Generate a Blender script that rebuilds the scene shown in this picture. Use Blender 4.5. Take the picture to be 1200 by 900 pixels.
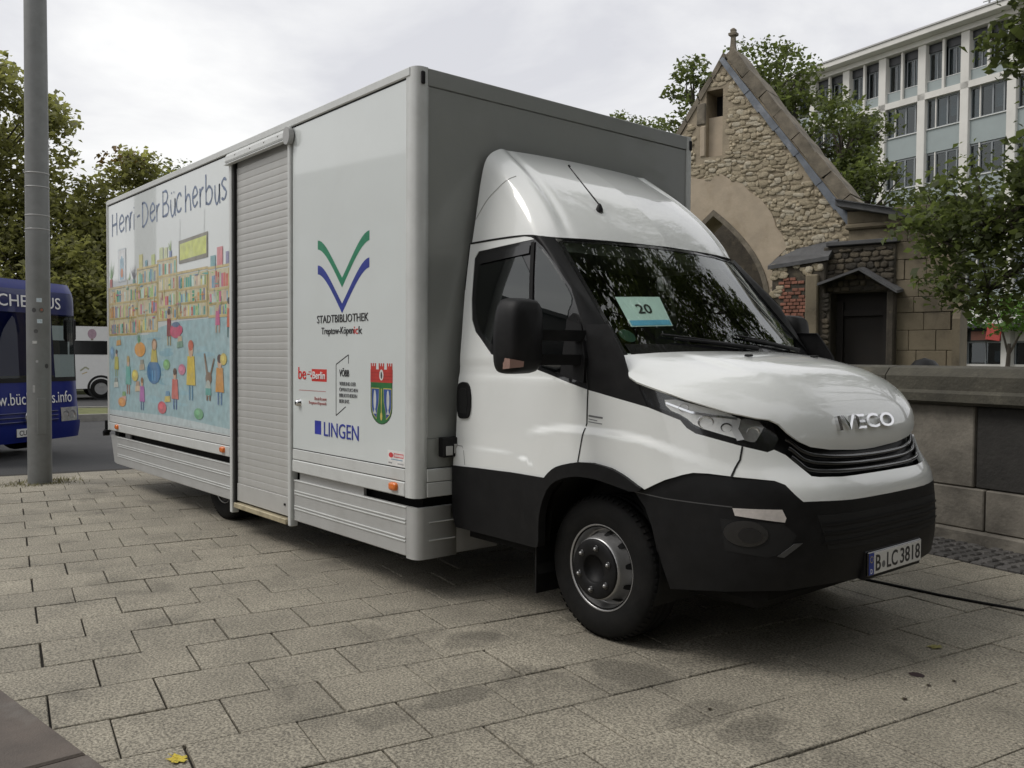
import bpy, bmesh, math, random
import numpy as np
from mathutils import Vector, Matrix
from mathutils.geometry import delaunay_2d_cdt

# ------------------------------------------------------------------ clear
for o in list(bpy.data.objects): bpy.data.objects.remove(o, do_unlink=True)
scene = bpy.context.scene
COL = scene.collection
R = math.radians

# ------------------------------------------------------------------ camera
cam_data = bpy.data.cameras.new('camera')
cam = bpy.data.objects.new('camera', cam_data); COL.objects.link(cam)
yaw, pitch, roll = 2.437034, -0.030978, 0.006554
fw = Vector((math.cos(yaw)*math.cos(pitch), math.sin(yaw)*math.cos(pitch), math.sin(pitch)))
rt = Vector((math.sin(yaw), -math.cos(yaw), 0)); up = rt.cross(fw)
r2 = rt*math.cos(roll)+up*math.sin(roll); u2 = -rt*math.sin(roll)+up*math.cos(roll)
mw = Matrix((r2, u2, -fw)).transposed().to_4x4(); mw.translation = Vector((4.2181, -2.8491, 1.4341))
cam.matrix_world = mw
cam_data.sensor_fit = 'HORIZONTAL'; cam_data.sensor_width = 36.0; cam_data.lens = 1025.28/1200*36
cam_data.clip_start = 0.05; cam_data.clip_end = 2000
scene.camera = cam

# ------------------------------------------------------------------ sky and sun (overcast)
SUN_AZ, SUN_EL = R(236), R(52)          # azimuth of the sun, counted from +X towards +Y
world = bpy.data.worlds.new('World'); scene.world = world; world.use_nodes = True
nt = world.node_tree; nt.nodes.clear()
out = nt.nodes.new('ShaderNodeOutputWorld'); bg = nt.nodes.new('ShaderNodeBackground')
sky = nt.nodes.new('ShaderNodeTexSky'); sky.sky_type = 'NISHITA'; sky.sun_disc = False
sky.sun_elevation = SUN_EL; sky.sun_rotation = math.pi/2-SUN_AZ
sky.air_density = 1.2; sky.dust_density = 4.0; sky.ozone_density = 1.0
tc = nt.nodes.new('ShaderNodeTexCoord'); mp = nt.nodes.new('ShaderNodeMapping'); mp.inputs['Scale'].default_value = (1.0, 1.0, 2.6)
nz = nt.nodes.new('ShaderNodeTexNoise'); nz.inputs['Scale'].default_value = 2.3; nz.inputs['Detail'].default_value = 7; nz.inputs['Roughness'].default_value = .55
nz.inputs['Distortion'].default_value = .35
rp = nt.nodes.new('ShaderNodeValToRGB'); rp.color_ramp.elements[0].position = .38; rp.color_ramp.elements[0].color = (6.3, 6.3, 6.6, 1)
rp.color_ramp.elements[1].position = .62; rp.color_ramp.elements[1].color = (8.9, 8.85, 8.75, 1)
mx = nt.nodes.new('ShaderNodeMix'); mx.data_type = 'RGBA'; mx.inputs[0].default_value = .9
nt.links.new(tc.outputs['Generated'], mp.inputs[0]); nt.links.new(mp.outputs[0], nz.inputs['Vector'])
nt.links.new(nz.outputs['Fac'], rp.inputs[0]); nt.links.new(sky.outputs[0], mx.inputs[6]); nt.links.new(rp.outputs[0], mx.inputs[7])
nt.links.new(mx.outputs[2], bg.inputs['Color']); bg.inputs['Strength'].default_value = .1
nt.links.new(bg.outputs[0], out.inputs[0])
sd = bpy.data.lights.new('sun', 'SUN'); sd.energy = 1.1; sd.angle = R(22); sd.color = (1, .965, .92)
sun = bpy.data.objects.new('sun', sd); COL.objects.link(sun)
sdir = Vector((math.cos(SUN_EL)*math.cos(SUN_AZ), math.cos(SUN_EL)*math.sin(SUN_AZ), math.sin(SUN_EL)))
sun.rotation_euler = sdir.to_track_quat('Z', 'Y').to_euler(); sun.location = sdir*60

scene.view_settings.view_transform = 'Standard'; scene.view_settings.look = 'None'
scene.view_settings.exposure = 0.28; scene.view_settings.gamma = 1.0; scene.view_settings.use_curve_mapping = False
scene.render.resolution_x = 1024; scene.render.resolution_y = 768
scene.render.engine = 'CYCLES'
scene.cycles.max_bounces = 8; scene.cycles.transparent_max_bounces = 24

# ------------------------------------------------------------------ materials
MATS = {}
def mat(name, col, rough=.6, metal=0., var=.12, vscale=8., bump=0., bscale=60., coat=0., spec=.5, coords='Object', dirt=None, island=0., trans=0.):
    """principled material with noise-driven colour and roughness variation"""
    if name in MATS: return MATS[name]
    m = bpy.data.materials.new(name); m.use_nodes = True; MATS[name] = m
    n = m.node_tree; b = n.nodes['Principled BSDF']
    b.inputs['Metallic'].default_value = metal; b.inputs['Roughness'].default_value = rough
    b.inputs['Specular IOR Level'].default_value = spec
    b.inputs['Coat Weight'].default_value = coat; b.inputs['Coat Roughness'].default_value = .04
    if coords == 'World':
        g = n.nodes.new('ShaderNodeNewGeometry'); vec = g.outputs['Position']
    else:
        t = n.nodes.new('ShaderNodeTexCoord'); vec = t.outputs['Object']
    no = n.nodes.new('ShaderNodeTexNoise'); no.inputs['Scale'].default_value = vscale; no.inputs['Detail'].default_value = 6; no.inputs['Roughness'].default_value = .65
    n.links.new(vec, no.inputs['Vector'])
    r = n.nodes.new('ShaderNodeMapRange'); r.inputs[1].default_value = .3; r.inputs[2].default_value = .7
    r.inputs[3].default_value = 1-var; r.inputs[4].default_value = 1+var
    n.links.new(no.outputs['Fac'], r.inputs[0])
    mm = n.nodes.new('ShaderNodeMix'); mm.data_type = 'RGBA'; mm.blend_type = 'MULTIPLY'; mm.inputs[0].default_value = 1
    mm.inputs[6].default_value = (*col, 1); n.links.new(r.outputs[0], mm.inputs[7]); cur = mm.outputs[2]
    if island:
        gi = n.nodes.new('ShaderNodeNewGeometry'); r2_ = n.nodes.new('ShaderNodeMapRange')
        r2_.inputs[3].default_value = 1-island; r2_.inputs[4].default_value = 1+island
        n.links.new(gi.outputs['Random Per Island'], r2_.inputs[0])
        m3 = n.nodes.new('ShaderNodeMix'); m3.data_type = 'RGBA'; m3.blend_type = 'MULTIPLY'; m3.inputs[0].default_value = 1
        n.links.new(cur, m3.inputs[6]); n.links.new(r2_.outputs[0], m3.inputs[7]); cur = m3.outputs[2]
    if dirt:
        dcol, dscale, lo, hi, amt = dirt
        d = n.nodes.new('ShaderNodeTexNoise'); d.inputs['Scale'].default_value = dscale; d.inputs['Detail'].default_value = 8; d.inputs['Roughness'].default_value = .7
        n.links.new(vec, d.inputs['Vector'])
        dr = n.nodes.new('ShaderNodeMapRange'); dr.inputs[1].default_value = lo; dr.inputs[2].default_value = hi; dr.inputs[4].default_value = amt
        n.links.new(d.outputs['Fac'], dr.inputs[0])
        dm = n.nodes.new('ShaderNodeMix'); dm.data_type = 'RGBA'; n.links.new(dr.outputs[0], dm.inputs[0])
        n.links.new(cur, dm.inputs[6]); dm.inputs[7].default_value = (*dcol, 1); cur = dm.outputs[2]
    n.links.new(cur, b.inputs['Base Color'])
    rr = n.nodes.new('ShaderNodeMapRange'); rr.inputs[3].default_value = max(0, rough*.82); rr.inputs[4].default_value = min(1, rough*1.18)
    n.links.new(no.outputs['Fac'], rr.inputs[0]); n.links.new(rr.outputs[0], b.inputs['Roughness'])
    if bump:
        bn = n.nodes.new('ShaderNodeTexNoise'); bn.inputs['Scale'].default_value = bscale; bn.inputs['Detail'].default_value = 5
        n.links.new(vec, bn.inputs['Vector'])
        bu = n.nodes.new('ShaderNodeBump'); bu.inputs['Strength'].default_value = bump; bu.inputs['Distance'].default_value = .01
        n.links.new(bn.outputs['Fac'], bu.inputs['Height']); n.links.new(bu.outputs[0], b.inputs['Normal'])
    if trans:
        tl = n.nodes.new('ShaderNodeBsdfTranslucent'); tg = n.nodes.new('ShaderNodeMix'); tg.data_type = 'RGBA'; tg.blend_type = 'MULTIPLY'; tg.inputs[0].default_value = 1; tg.inputs[7].default_value = (1.7, 1.75, 1.2, 1); n.links.new(cur, tg.inputs[6]); n.links.new(tg.outputs[2], tl.inputs['Color'])
        ms = n.nodes.new('ShaderNodeMixShader'); ms.inputs[0].default_value = trans
        o = n.nodes['Material Output']; n.links.new(b.outputs[0], ms.inputs[1]); n.links.new(tl.outputs[0], ms.inputs[2]); n.links.new(ms.outputs[0], o.inputs[0])
    return m
def glass(name, tint, ior=1.6, rough=0., dark=0.):
    """clear pane: tinted see-through plus Fresnel mirror"""
    m = bpy.data.materials.new(name); m.use_nodes = True; MATS[name] = m
    n = m.node_tree; n.nodes.clear(); o = n.nodes.new('ShaderNodeOutputMaterial')
    t = n.nodes.new('ShaderNodeBsdfTransparent'); t.inputs[0].default_value = (*tint, 1)
    g = n.nodes.new('ShaderNodeBsdfGlossy'); g.inputs['Roughness'].default_value = rough; g.inputs[0].default_value = (.95, .97, .96, 1)
    f = n.nodes.new('ShaderNodeFresnel'); ge = n.nodes.new('ShaderNodeNewGeometry'); mi = n.nodes.new('ShaderNodeMix')   # thin pane: mirrors alike from both sides
    mi.inputs[2].default_value = ior; mi.inputs[3].default_value = 1/ior; n.links.new(ge.outputs['Backfacing'], mi.inputs[0]); n.links.new(mi.outputs[0], f.inputs[0])
    x = n.nodes.new('ShaderNodeMixShader'); n.links.new(f.outputs[0], x.inputs[0]); n.links.new(t.outputs[0], x.inputs[1]); n.links.new(g.outputs[0], x.inputs[2])
    n.links.new(x.outputs[0], o.inputs[0]); return m
def emit(name, col, s):
    m = bpy.data.materials.new(name); m.use_nodes = True; MATS[name] = m
    b = m.node_tree.nodes['Principled BSDF']; b.inputs['Base Color'].default_value = (*col, 1); b.inputs['Emission Color'].default_value = (*col, 1); b.inputs['Emission Strength'].default_value = s
    return m
def vcol_mat(name, rough=.35):
    """flat print: colour comes from the mesh's own print colours"""
    m = bpy.data.materials.new(name); m.use_nodes = True; MATS[name] = m
    n = m.node_tree; b = n.nodes['Principled BSDF']; a = n.nodes.new('ShaderNodeAttribute'); a.attribute_name = 'print'
    t = n.nodes.new('ShaderNodeTexCoord'); no = n.nodes.new('ShaderNodeTexNoise'); no.inputs['Scale'].default_value = 14; no.inputs['Detail'].default_value = 8
    n.links.new(t.outputs['Object'], no.inputs['Vector'])
    r = n.nodes.new('ShaderNodeMapRange'); r.inputs[1].default_value = .3; r.inputs[2].default_value = .7; r.inputs[3].default_value = .82; r.inputs[4].default_value = 1.15
    n.links.new(no.outputs['Fac'], r.inputs[0])
    x = n.nodes.new('ShaderNodeMix'); x.data_type = 'RGBA'; x.blend_type = 'MULTIPLY'; x.inputs[0].default_value = 1
    n.links.new(a.outputs['Color'], x.inputs[6]); n.links.new(r.outputs[0], x.inputs[7])
    # uneven watercolour wash: the film's white shows through
    w2 = n.nodes.new('ShaderNodeTexNoise'); w2.inputs['Scale'].default_value = 5.5; w2.inputs['Detail'].default_value = 9; w2.inputs['Roughness'].default_value = .7; n.links.new(t.outputs['Object'], w2.inputs['Vector'])
    r3 = n.nodes.new('ShaderNodeMapRange'); r3.inputs[1].default_value = .32; r3.inputs[2].default_value = .72; r3.inputs[3].default_value = .0; r3.inputs[4].default_value = .30; n.links.new(w2.outputs['Fac'], r3.inputs[0])
    r4 = n.nodes.new('ShaderNodeMath'); r4.operation = 'MULTIPLY'; n.links.new(r3.outputs[0], r4.inputs[0]); n.links.new(a.outputs['Alpha'], r4.inputs[1])
    x2 = n.nodes.new('ShaderNodeMix'); x2.data_type = 'RGBA'; n.links.new(r4.outputs[0], x2.inputs[0]); n.links.new(x.outputs[2], x2.inputs[6]); x2.inputs[7].default_value = (.62, .64, .63, 1); n.links.new(x2.outputs[2], b.inputs['Base Color'])
    b.inputs['Roughness'].default_value = rough; b.inputs['Coat Weight'].default_value = .15; b.inputs['Coat Roughness'].default_value = .08
    return m

paint = mat('white_paint', (.81, .83, .81), .30, var=.015, vscale=1.5, coat=1., dirt=((.55, .54, .50), 2.2, .52, .75, .12))
boxpaint = mat('box_panel_white', (.67, .71, .70), .34, var=.02, vscale=1.2, coat=.8, dirt=((.50, .50, .47), 1.6, .5, .8, .14))
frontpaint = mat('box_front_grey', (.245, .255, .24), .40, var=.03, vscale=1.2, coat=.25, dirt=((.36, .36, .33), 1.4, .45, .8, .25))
skirtm = mat('skirt_aluminium', (.46, .465, .455), .42, metal=.2, var=.05, vscale=5, dirt=((.33, .32, .30), 3, .5, .75, .35))
alu = mat('anodised_aluminium', (.60, .615, .60), .40, metal=.08, var=.05, vscale=5, dirt=((.36, .35, .32), 3, .5, .75, .30))
alu_dark = mat('weathered_aluminium', (.40, .40, .39), .45, metal=.3, var=.08, vscale=5, dirt=((.25, .24, .22), 3, .5, .75, .35))
slatm = mat('shutter_slat', (.52, .52, .50), .45, metal=.25, var=.05, vscale=3, dirt=((.36, .35, .33), 2.2, .45, .7, .4))
black = mat('black_plastic', (.010, .010, .0105), .5, var=.25, vscale=14, bump=.08, bscale=400, spec=.2, dirt=((.028, .026, .024), 4, .5, .8, .35))
blackg = mat('gloss_black', (.012, .012, .013), .16, var=.1, coat=.5)
gap = mat('gap_black', (.006, .006, .006), .8, var=.1)
rubber = mat('tyre_rubber', (.008, .008, .0078), .75, var=.3, vscale=20, bump=.15, bscale=180, spec=.2, dirt=((.024, .022, .020), 6, .45, .75, .5))
silver = mat('silver_rim', (.42, .42, .42), .34, metal=.7, var=.06, dirt=((.20, .19, .17), 9, .5, .8, .5))
chrome = mat('chrome', (.75, .75, .76), .08, metal=1., var=.03)
steel = mat('galvanised_steel', (.22, .225, .22), .55, metal=.35, var=.12, vscale=3, dirt=((.13, .13, .125), 5, .45, .8, .5))
dark = mat('underbody_dark', (.007, .0068, .0065), .85, var=.3, spec=.2)
interior = mat('cab_interior', (.022, .022, .024), .75, var=.2)
seatm = mat('seat_fabric', (.035, .036, .042), .9, var=.2, vscale=30)
orange = mat('orange_lens', (.72, .17, .02), .25, var=.06, coat=.6)
redlens = mat('amber_clear_lens', (.30, .19, .155), .25, var=.1, coat=.6)
brass = mat('worn_sill', (.50, .44, .30), .45, metal=.4, var=.25, vscale=10)
wsglass = glass('windscreen_glass', (.84, .92, .88), 1.95)
doorglass = glass('door_glass', (.30, .34, .34), 1.75)
lensglass = glass('lamp_lens', (.98, .99, 1.), 1.4)
officeglass = glass('office_glass', (.42, .50, .54), 1.7)
busglass = glass('bus_glass', (.30, .36, .36), 1.38)
print_mat = vcol_mat('printed_film')
txt_black = mat('print_black', (.022, .022, .024), .5, var=.05)
txt_blue = mat('print_blue', (.030, .045, .30), .4, var=.05)
txt_red = mat('print_red', (.62, .04, .035), .4, var=.05)
txt_green = mat('print_green', (.02, .23, .12), .4, var=.05)
txt_grey = mat('print_grey', (.16, .165, .17), .5, var=.05)
txt_redfaint = mat('print_red_faint', (.50, .22, .21), .5, var=.05)
txt_white = mat('print_white', (.80, .80, .80), .4, var=.03)
txt_title = mat('print_title_blue', (.18, .23, .34), .5, var=.35, vscale=9)
whiteplate = mat('plate_white', (.72, .72, .70), .35, var=.04, coat=.3)
euro = mat('plate_blue', (.02, .05, .32), .4, var=.05)

# ------------------------------------------------------------------ object helpers
def link(name, me, material=None, parent=None, kind=None):
    o = bpy.data.objects.new(name, me); COL.objects.link(o)
    if material is not None and me is not None and not me.materials: me.materials.append(material)
    if parent is not None: o.parent = parent
    if kind: o['kind'] = kind
    return o
def empty(name, loc=(0, 0, 0), rz=0., label=None, cat=None, group=None):
    o = bpy.data.objects.new(name, None); COL.objects.link(o); o.location = loc; o.rotation_euler = (0, 0, rz); o.empty_display_size = .2
    if label: o['label'] = label
    if cat: o['category'] = cat
    if group: o['group'] = group
    return o
def tag(o, label, cat, group=None):
    o['label'] = label; o['category'] = cat
    if group: o['group'] = group
    return o
class MB:
    """collects shapes, then becomes ONE mesh"""
    def __init__(s): s.v = []; s.f = []; s.sm = []
    def add(s, V, F, smooth=False):
        b = len(s.v); s.v += [tuple(p) for p in V]; s.f += [tuple(i+b for i in f) for f in F]; s.sm += [smooth]*len(F); return s
    def box(s, x0, x1, y0, y1, z0, z1, bev=0.):
        if bev <= 0:
            V = [(x, y, z) for z in (z0, z1) for y in (y0, y1) for x in (x0, x1)]
            return s.add(V, [(0, 2, 3, 1), (4, 5, 7, 6), (0, 1, 5, 4), (2, 6, 7, 3), (0, 4, 6, 2), (1, 3, 7, 5)])
        b = min(bev, (x1-x0)*.45, (y1-y0)*.45, (z1-z0)*.45); V = []; idx = {}
        for sx in (0, 1):
            for sy in (0, 1):
                for sz in (0, 1):
                    X, Y, Z = (x0, x1)[sx], (y0, y1)[sy], (z0, z1)[sz]; dx, dy, dz = (b if sx == 0 else -b), (b if sy == 0 else -b), (b if sz == 0 else -b)
                    idx[sx, sy, sz, 0] = len(V); V.append((X, Y+dy, Z+dz))
                    idx[sx, sy, sz, 1] = len(V); V.append((X+dx, Y, Z+dz))
                    idx[sx, sy, sz, 2] = len(V); V.append((X+dx, Y+dy, Z))
        F = []
        I = idx
        for a in (0, 1):
            q = [I[a, 0, 0, 0], I[a, 1, 0, 0], I[a, 1, 1, 0], I[a, 0, 1, 0]]; F.append(q if a else q[::-1])
            q = [I[0, a, 0, 1], I[1, a, 0, 1], I[1, a, 1, 1], I[0, a, 1, 1]]; F.append(q[::-1] if a else q)
            q = [I[0, 0, a, 2], I[1, 0, a, 2], I[1, 1, a, 2], I[0, 1, a, 2]]; F.append(q if a else q[::-1])
        for a in (0, 1):
            for c in (0, 1):
                q = [I[a, c, 0, 0], I[a, c, 1, 0], I[a, c, 1, 1], I[a, c, 0, 1]]; F.append(q if (a == c) is False else q[::-1])
                q = [I[a, 0, c, 0], I[a, 1, c, 0], I[a, 1, c, 2], I[a, 0, c, 2]]; F.append(q[::-1] if a != c else q)
                q = [I[0, a, c, 1], I[1, a, c, 1], I[1, a, c, 2], I[0, a, c, 2]]; F.append(q if a != c else q[::-1])
                for d in (0, 1):
                    q = [I[a, c, d, 0], I[a, c, d, 1], I[a, c, d, 2]]; F.append(q if (a+c+d) % 2 else q[::-1])
        return s.add(V, F)
    def prism(s, pts, axis, a, b, smooth=False):
        """polygon pts extruded along an axis ('x','y','z') from a to b"""
        def P(p, t): return {'x': (t, p[0], p[1]), 'y': (p[0], t, p[1]), 'z': (p[0], p[1], t)}[axis]
        n = len(pts); V = [P(p, a) for p in pts]+[P(p, b) for p in pts]
        F = [tuple(range(n)), tuple(range(2*n-1, n-1, -1))]
        s.add(V, F); 
        return s.add(V, [(i, i+n, (i+1) % n+n, (i+1) % n) for i in range(n)], smooth)
    def tube(s, path, r, sides=8, smooth=True, cap=True):
        path = [Vector(p) for p in path]; rs = r if isinstance(r, (list, tuple)) else [r]*len(path); V = []; F = []
        pn = None
        for i, p in enumerate(path):
            t = (path[min(i+1, len(path)-1)]-path[max(i-1, 0)]).normalized()
            if pn is None: pn = t.orthogonal().normalized()
            pn = (pn-t*pn.dot(t)); pn = pn.normalized() if pn.length > 1e-6 else t.orthogonal().normalized()
            bn = t.cross(pn)
            for k in range(sides):
                a = 2*math.pi*k/sides; V.append(p+(pn*math.cos(a)+bn*math.sin(a))*rs[i])
        for i in range(len(path)-1):
            for k in range(sides):
                a = i*sides+k; b = i*sides+(k+1) % sides; F.append((a, b, b+sides, a+sides))
        s.add(V, F, smooth)
        if cap: s.add(V, [tuple(range(sides))[::-1], tuple(range((len(path)-1)*sides, len(path)*sides))])
        return s
    def lathe(s, prof, center, axis='y', n=48, smooth=True, sign=-1):
        """prof: (radius, offset along axis*sign)"""
        V = []; F = []; m = len(prof)
        for k in range(n):
            a = 2*math.pi*k/n
            for r, o in prof:
                if axis == 'y': V.append((center[0]+r*math.cos(a), center[1]+o*sign, center[2]+r*math.sin(a)))
                elif axis == 'z': V.append((center[0]+r*math.cos(a), center[1]+r*math.sin(a), center[2]+o))
                else: V.append((center[0]+o*sign, center[1]+r*math.cos(a), center[2]+r*math.sin(a)))
        for k in range(n):
            for j in range(m-1):
                a = k*m+j; b = ((k+1) % n)*m+j; F.append((a, b, b+1, a+1))
        return s.add(V, F, smooth)
    def mesh(s, name='m'):
        me = bpy.data.meshes.new(name); me.from_pydata(s.v, [], s.f)
        me.polygons.foreach_set('use_smooth', s.sm); me.update(); 
        bm = bmesh.new(); bm.from_mesh(me); bmesh.ops.recalc_face_normals(bm, faces=bm.faces); bm.to_mesh(me); bm.free()
        return me
    def build(s, name, material, parent=None, kind=None): return link(name, s.mesh(name), material, parent, kind)
def boxobj(name, b, material, parent=None, bev=0., kind=None): return MB().box(*b, bev).build(name, material, parent, kind)

def text(name, body, size, loc, rot, material, parent=None, ext=.0015, sx=1., bold=0., align='LEFT', fit=None, fith=None):
    cu = bpy.data.curves.new(name, 'FONT'); cu.body = body; cu.size = 1; cu.extrude = .5; cu.align_x = 'LEFT'; cu.offset = bold; cu.resolution_u = 3
    to = bpy.data.objects.new('tmp_text', cu); COL.objects.link(to)
    dg = bpy.context.evaluated_depsgraph_get(); me = bpy.data.meshes.new_from_object(to.evaluated_get(dg)); bpy.data.objects.remove(to); bpy.data.curves.remove(cu)
    n = len(me.vertices); a = np.empty(n*3, np.float32); me.vertices.foreach_get('co', a); a = a.reshape(-1, 3)
    mn, mxx = a.min(0), a.max(0); w, h = mxx[0]-mn[0], mxx[1]-mn[1]
    kx = size*sx; ky = size
    if fit: kx = fit/w
    if fith: ky = fith/h
    elif fit and not fith: ky = kx
    a[:, 0] = (a[:, 0]-mn[0])*kx; a[:, 1] = (a[:, 1]-(mn[1] if fith else 0))*ky; a[:, 2] *= ext*2
    if align == 'CENTER': a[:, 0] -= w*kx/2
    me.vertices.foreach_set('co', a.ravel()); me.update(); me.materials.clear(); me.materials.append(material)
    o = bpy.data.objects.new(name, me); COL.objects.link(o); o.location = loc; o.rotation_euler = rot; o.parent = parent
    return o
SIDE = (math.pi/2, 0, 0); FRONT = (math.pi/2, 0, math.pi/2)

class PR:
    """flat print on a plane: coloured polygons, each a hair above the one before"""
    def __init__(s, P): s.P = P; s.v = []; s.f = []; s.c = []; s.k = 0
    def poly(s, pts, col, lift=None):
        s.k += 1; d = .0006+.000008*s.k if lift is None else lift
        b = len(s.v); s.v += [s.P(x, z, d) for x, z in pts]; s.f.append(tuple(range(b, b+len(pts)))); s.c.append(col)
    def rect(s, x0, x1, z0, z1, col): s.poly([(x0, z0), (x1, z0), (x1, z1), (x0, z1)], col)
    def ell(s, x, z, rx, rz, col, n=14, a0=0, rot=0.):
        q = []
        for i in range(n):
            a = 2*math.pi*i/n; ex, ez = rx*math.cos(a), rz*math.sin(a)
            q.append((x+ex*math.cos(rot)-ez*math.sin(rot), z+ex*math.sin(rot)+ez*math.cos(rot)))
        s.poly(q, col)
    def line(s, pts, w, col):
        for (x0, z0), (x1, z1) in zip(pts, pts[1:]):
            L = math.hypot(x1-x0, z1-z0) or 1; nx, nz = -(z1-z0)/L*w/2, (x1-x0)/L*w/2
            s.poly([(x0+nx, z0+nz), (x0-nx, z0-nz), (x1-nx, z1-nz), (x1+nx, z1+nz)], col)
    def build(s, name, parent, wash=0.):
        me = bpy.data.meshes.new(name); me.from_pydata(s.v, [], s.f); me.materials.append(print_mat)
        at = me.color_attributes.new('print', 'FLOAT_COLOR', 'CORNER'); buf = []
        for p, c in zip(me.polygons, s.c): buf += [*c, wash]*p.loop_total
        at.data.foreach_set('color', buf)
        o = link(name, me, None, parent); return o

UA = R(-10.2); UX, UY = math.cos(UA), math.sin(UA)
def uv(u, v, z=0.): return Vector((u*UX-v*UY, u*UY+v*UX, z))
rng = random.Random(7)
import math
CY=1.27
def lerp(tab,t):
    if t<=tab[0][0]: return tab[0][1]
    for (a,b),(c_,d) in zip(tab,tab[1:]):
        if t<=c_: return b+(d-b)*(t-a)/(c_-a)
    return tab[-1][1]
def smooth(tab,t):
    # monotone-ish cubic through table
    n=len(tab)
    if t<=tab[0][0]: return tab[0][1]
    if t>=tab[-1][0]: return tab[-1][1]
    for i in range(n-1):
        if t<=tab[i+1][0]: break
    x0,y0=tab[i];x1,y1=tab[i+1];h=x1-x0
    def sl(k):
        if k<=0 or k>=n-1:
            k2=max(1,min(n-1,k)); return (tab[k2][1]-tab[k2-1][1])/(tab[k2][0]-tab[k2-1][0])
        return (tab[k+1][1]-tab[k-1][1])/(tab[k+1][0]-tab[k-1][0])
    m0=sl(i)*h;m1=sl(i+1)*h;u=(t-x0)/h
    return (2*u**3-3*u**2+1)*y0+(u**3-2*u**2+u)*m0+(-2*u**3+3*u**2)*y1+(u**3-u**2)*m1
WZ=[(.2,.975),(.4,.992),(.6,1.0),(1.0,1.0),(1.25,.998),(1.45,.985),(1.83,.935),(2.1,.885),(2.5,.815)]
FZ=[(.2,2.12),(.4,2.19),(.55,2.215),(.75,2.205),(.85,2.185),(.95,2.115),(1.05,2.07),(1.2,1.99),(1.35,1.90)]
X0=1.2
def body(a,z,off=0.):
    """a<=X0: x itself; beyond: corner sweep to the nose"""
    w=smooth(WZ,z)+off;F=smooth(FZ,z)+off
    if a<=X0: return (a,CY-w,z)
    th=min(a-X0,1.)*math.pi/2
    s=w*max(math.cos(th),0)**.5; x=X0+(F-X0)*math.sin(th)
    return (x,CY-s,z)
def recess(s,w=1.,d=.9):
    s=min(abs(s)/w,1.); return d*(1-math.sqrt(max(0,1-s**4)))
HP=[(-.1,2.062,.96),(0,2.07,1.02),(.1,2.07,1.09),(.25,2.03,1.20),(.4,1.945,1.30),(.55,1.82,1.375),(.75,1.6,1.436),(.88,1.43,1.465),(1.,1.23,1.49)]
HD=[(-.1,.05),(0,.05),(.5,.075),(.75,.088),(.9,.065),(1.,.04)]
def hood(p,s,off=0.):
    x=smooth([(q[0],q[1]) for q in HP],p);z=smooth([(q[0],q[2]) for q in HP],p)
    x-=recess(s,1.02,.68)*min(max(1-p,0.),1.)**.7
    z-=smooth(HD,p)*abs(s/.9)**3.0
    def ss(t): t=max(0.,min(1.,t)); return t*t*(3-2*t)
    z+=.009*ss((.62-abs(s)-.10*(1-p))/.05)*ss((p-.36)/.25)*ss((.97-p)/.2)
    return (x+off*.5,CY-s,z+off)
DOOR=[(0.013,2.113),(0.145,2.113),(0.273,2.113),(0.395,2.112),(0.514,2.111),(0.566,2.101),(0.605,2.085),(0.509,2.081),(0.411,2.076),(0.313,2.071),(0.213,2.065),(0.109,2.06),(0.079,2.019),(0.09,1.937),(0.1,1.857),(0.107,1.777),(0.121,1.713),(0.135,1.649),(0.18,1.578),(0.263,1.513),(0.342,1.449),(0.44,1.429),(0.535,1.409),(0.627,1.39),(0.715,1.372),(0.814,1.348),(0.91,1.324),(1.002,1.302),(1.068,1.286),(1.133,1.271),(1.133,1.216),(1.133,1.16),(1.131,1.104),(1.116,1.039),(1.101,0.973),(1.086,0.907),(0.962,0.878),(0.898,0.845),(0.84,0.8),(0.748,0.8),(0.653,0.8),(0.555,0.8),(0.457,0.797),(0.355,0.795),(0.25,0.793),(0.141,0.789),(0.027,0.785),(0.031,0.855),(0.035,0.925),(0.039,0.994),(0.043,1.064),(0.048,1.133),(0.051,1.202),(0.053,1.271),(0.056,1.341),(0.057,1.41),(0.056,1.48),(0.053,1.55),(0.049,1.62),(0.044,1.69),(0.039,1.761),(0.033,1.832),(0.03,1.901),(0.024,1.971),(0.018,2.042)]
WINDOW=[(0.605,2.085),(0.509,2.081),(0.411,2.076),(0.313,2.071),(0.213,2.065),(0.109,2.06),(0.079,2.019),(0.09,1.937),(0.1,1.857),(0.107,1.777),(0.121,1.713),(0.135,1.649),(0.18,1.578),(0.263,1.513),(0.342,1.449),(0.44,1.429),(0.535,1.409),(0.627,1.39),(0.715,1.372),(0.814,1.348),(0.91,1.324),(1.002,1.302),(1.068,1.286),(1.133,1.271),(1.124,1.324),(1.114,1.376),(1.103,1.429),(1.09,1.486),(1.076,1.544),(1.062,1.602),(1.027,1.664),(0.99,1.727),(0.952,1.791),(0.887,1.853),(0.819,1.917),(0.754,1.972),(0.687,2.03)]
GLASS=[(0.245,2.033),(0.359,2.04),(0.469,2.047),(0.541,1.967),(0.61,1.889),(0.622,1.823),(0.632,1.759),(0.642,1.694),(0.651,1.63),(0.659,1.566),(0.642,1.493),(0.623,1.419),(0.513,1.442),(0.407,1.477),(0.308,1.523),(0.237,1.572),(0.197,1.623),(0.167,1.686),(0.148,1.762),(0.137,1.856),(0.135,1.912),(0.131,1.969),(0.188,2.001)]
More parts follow.
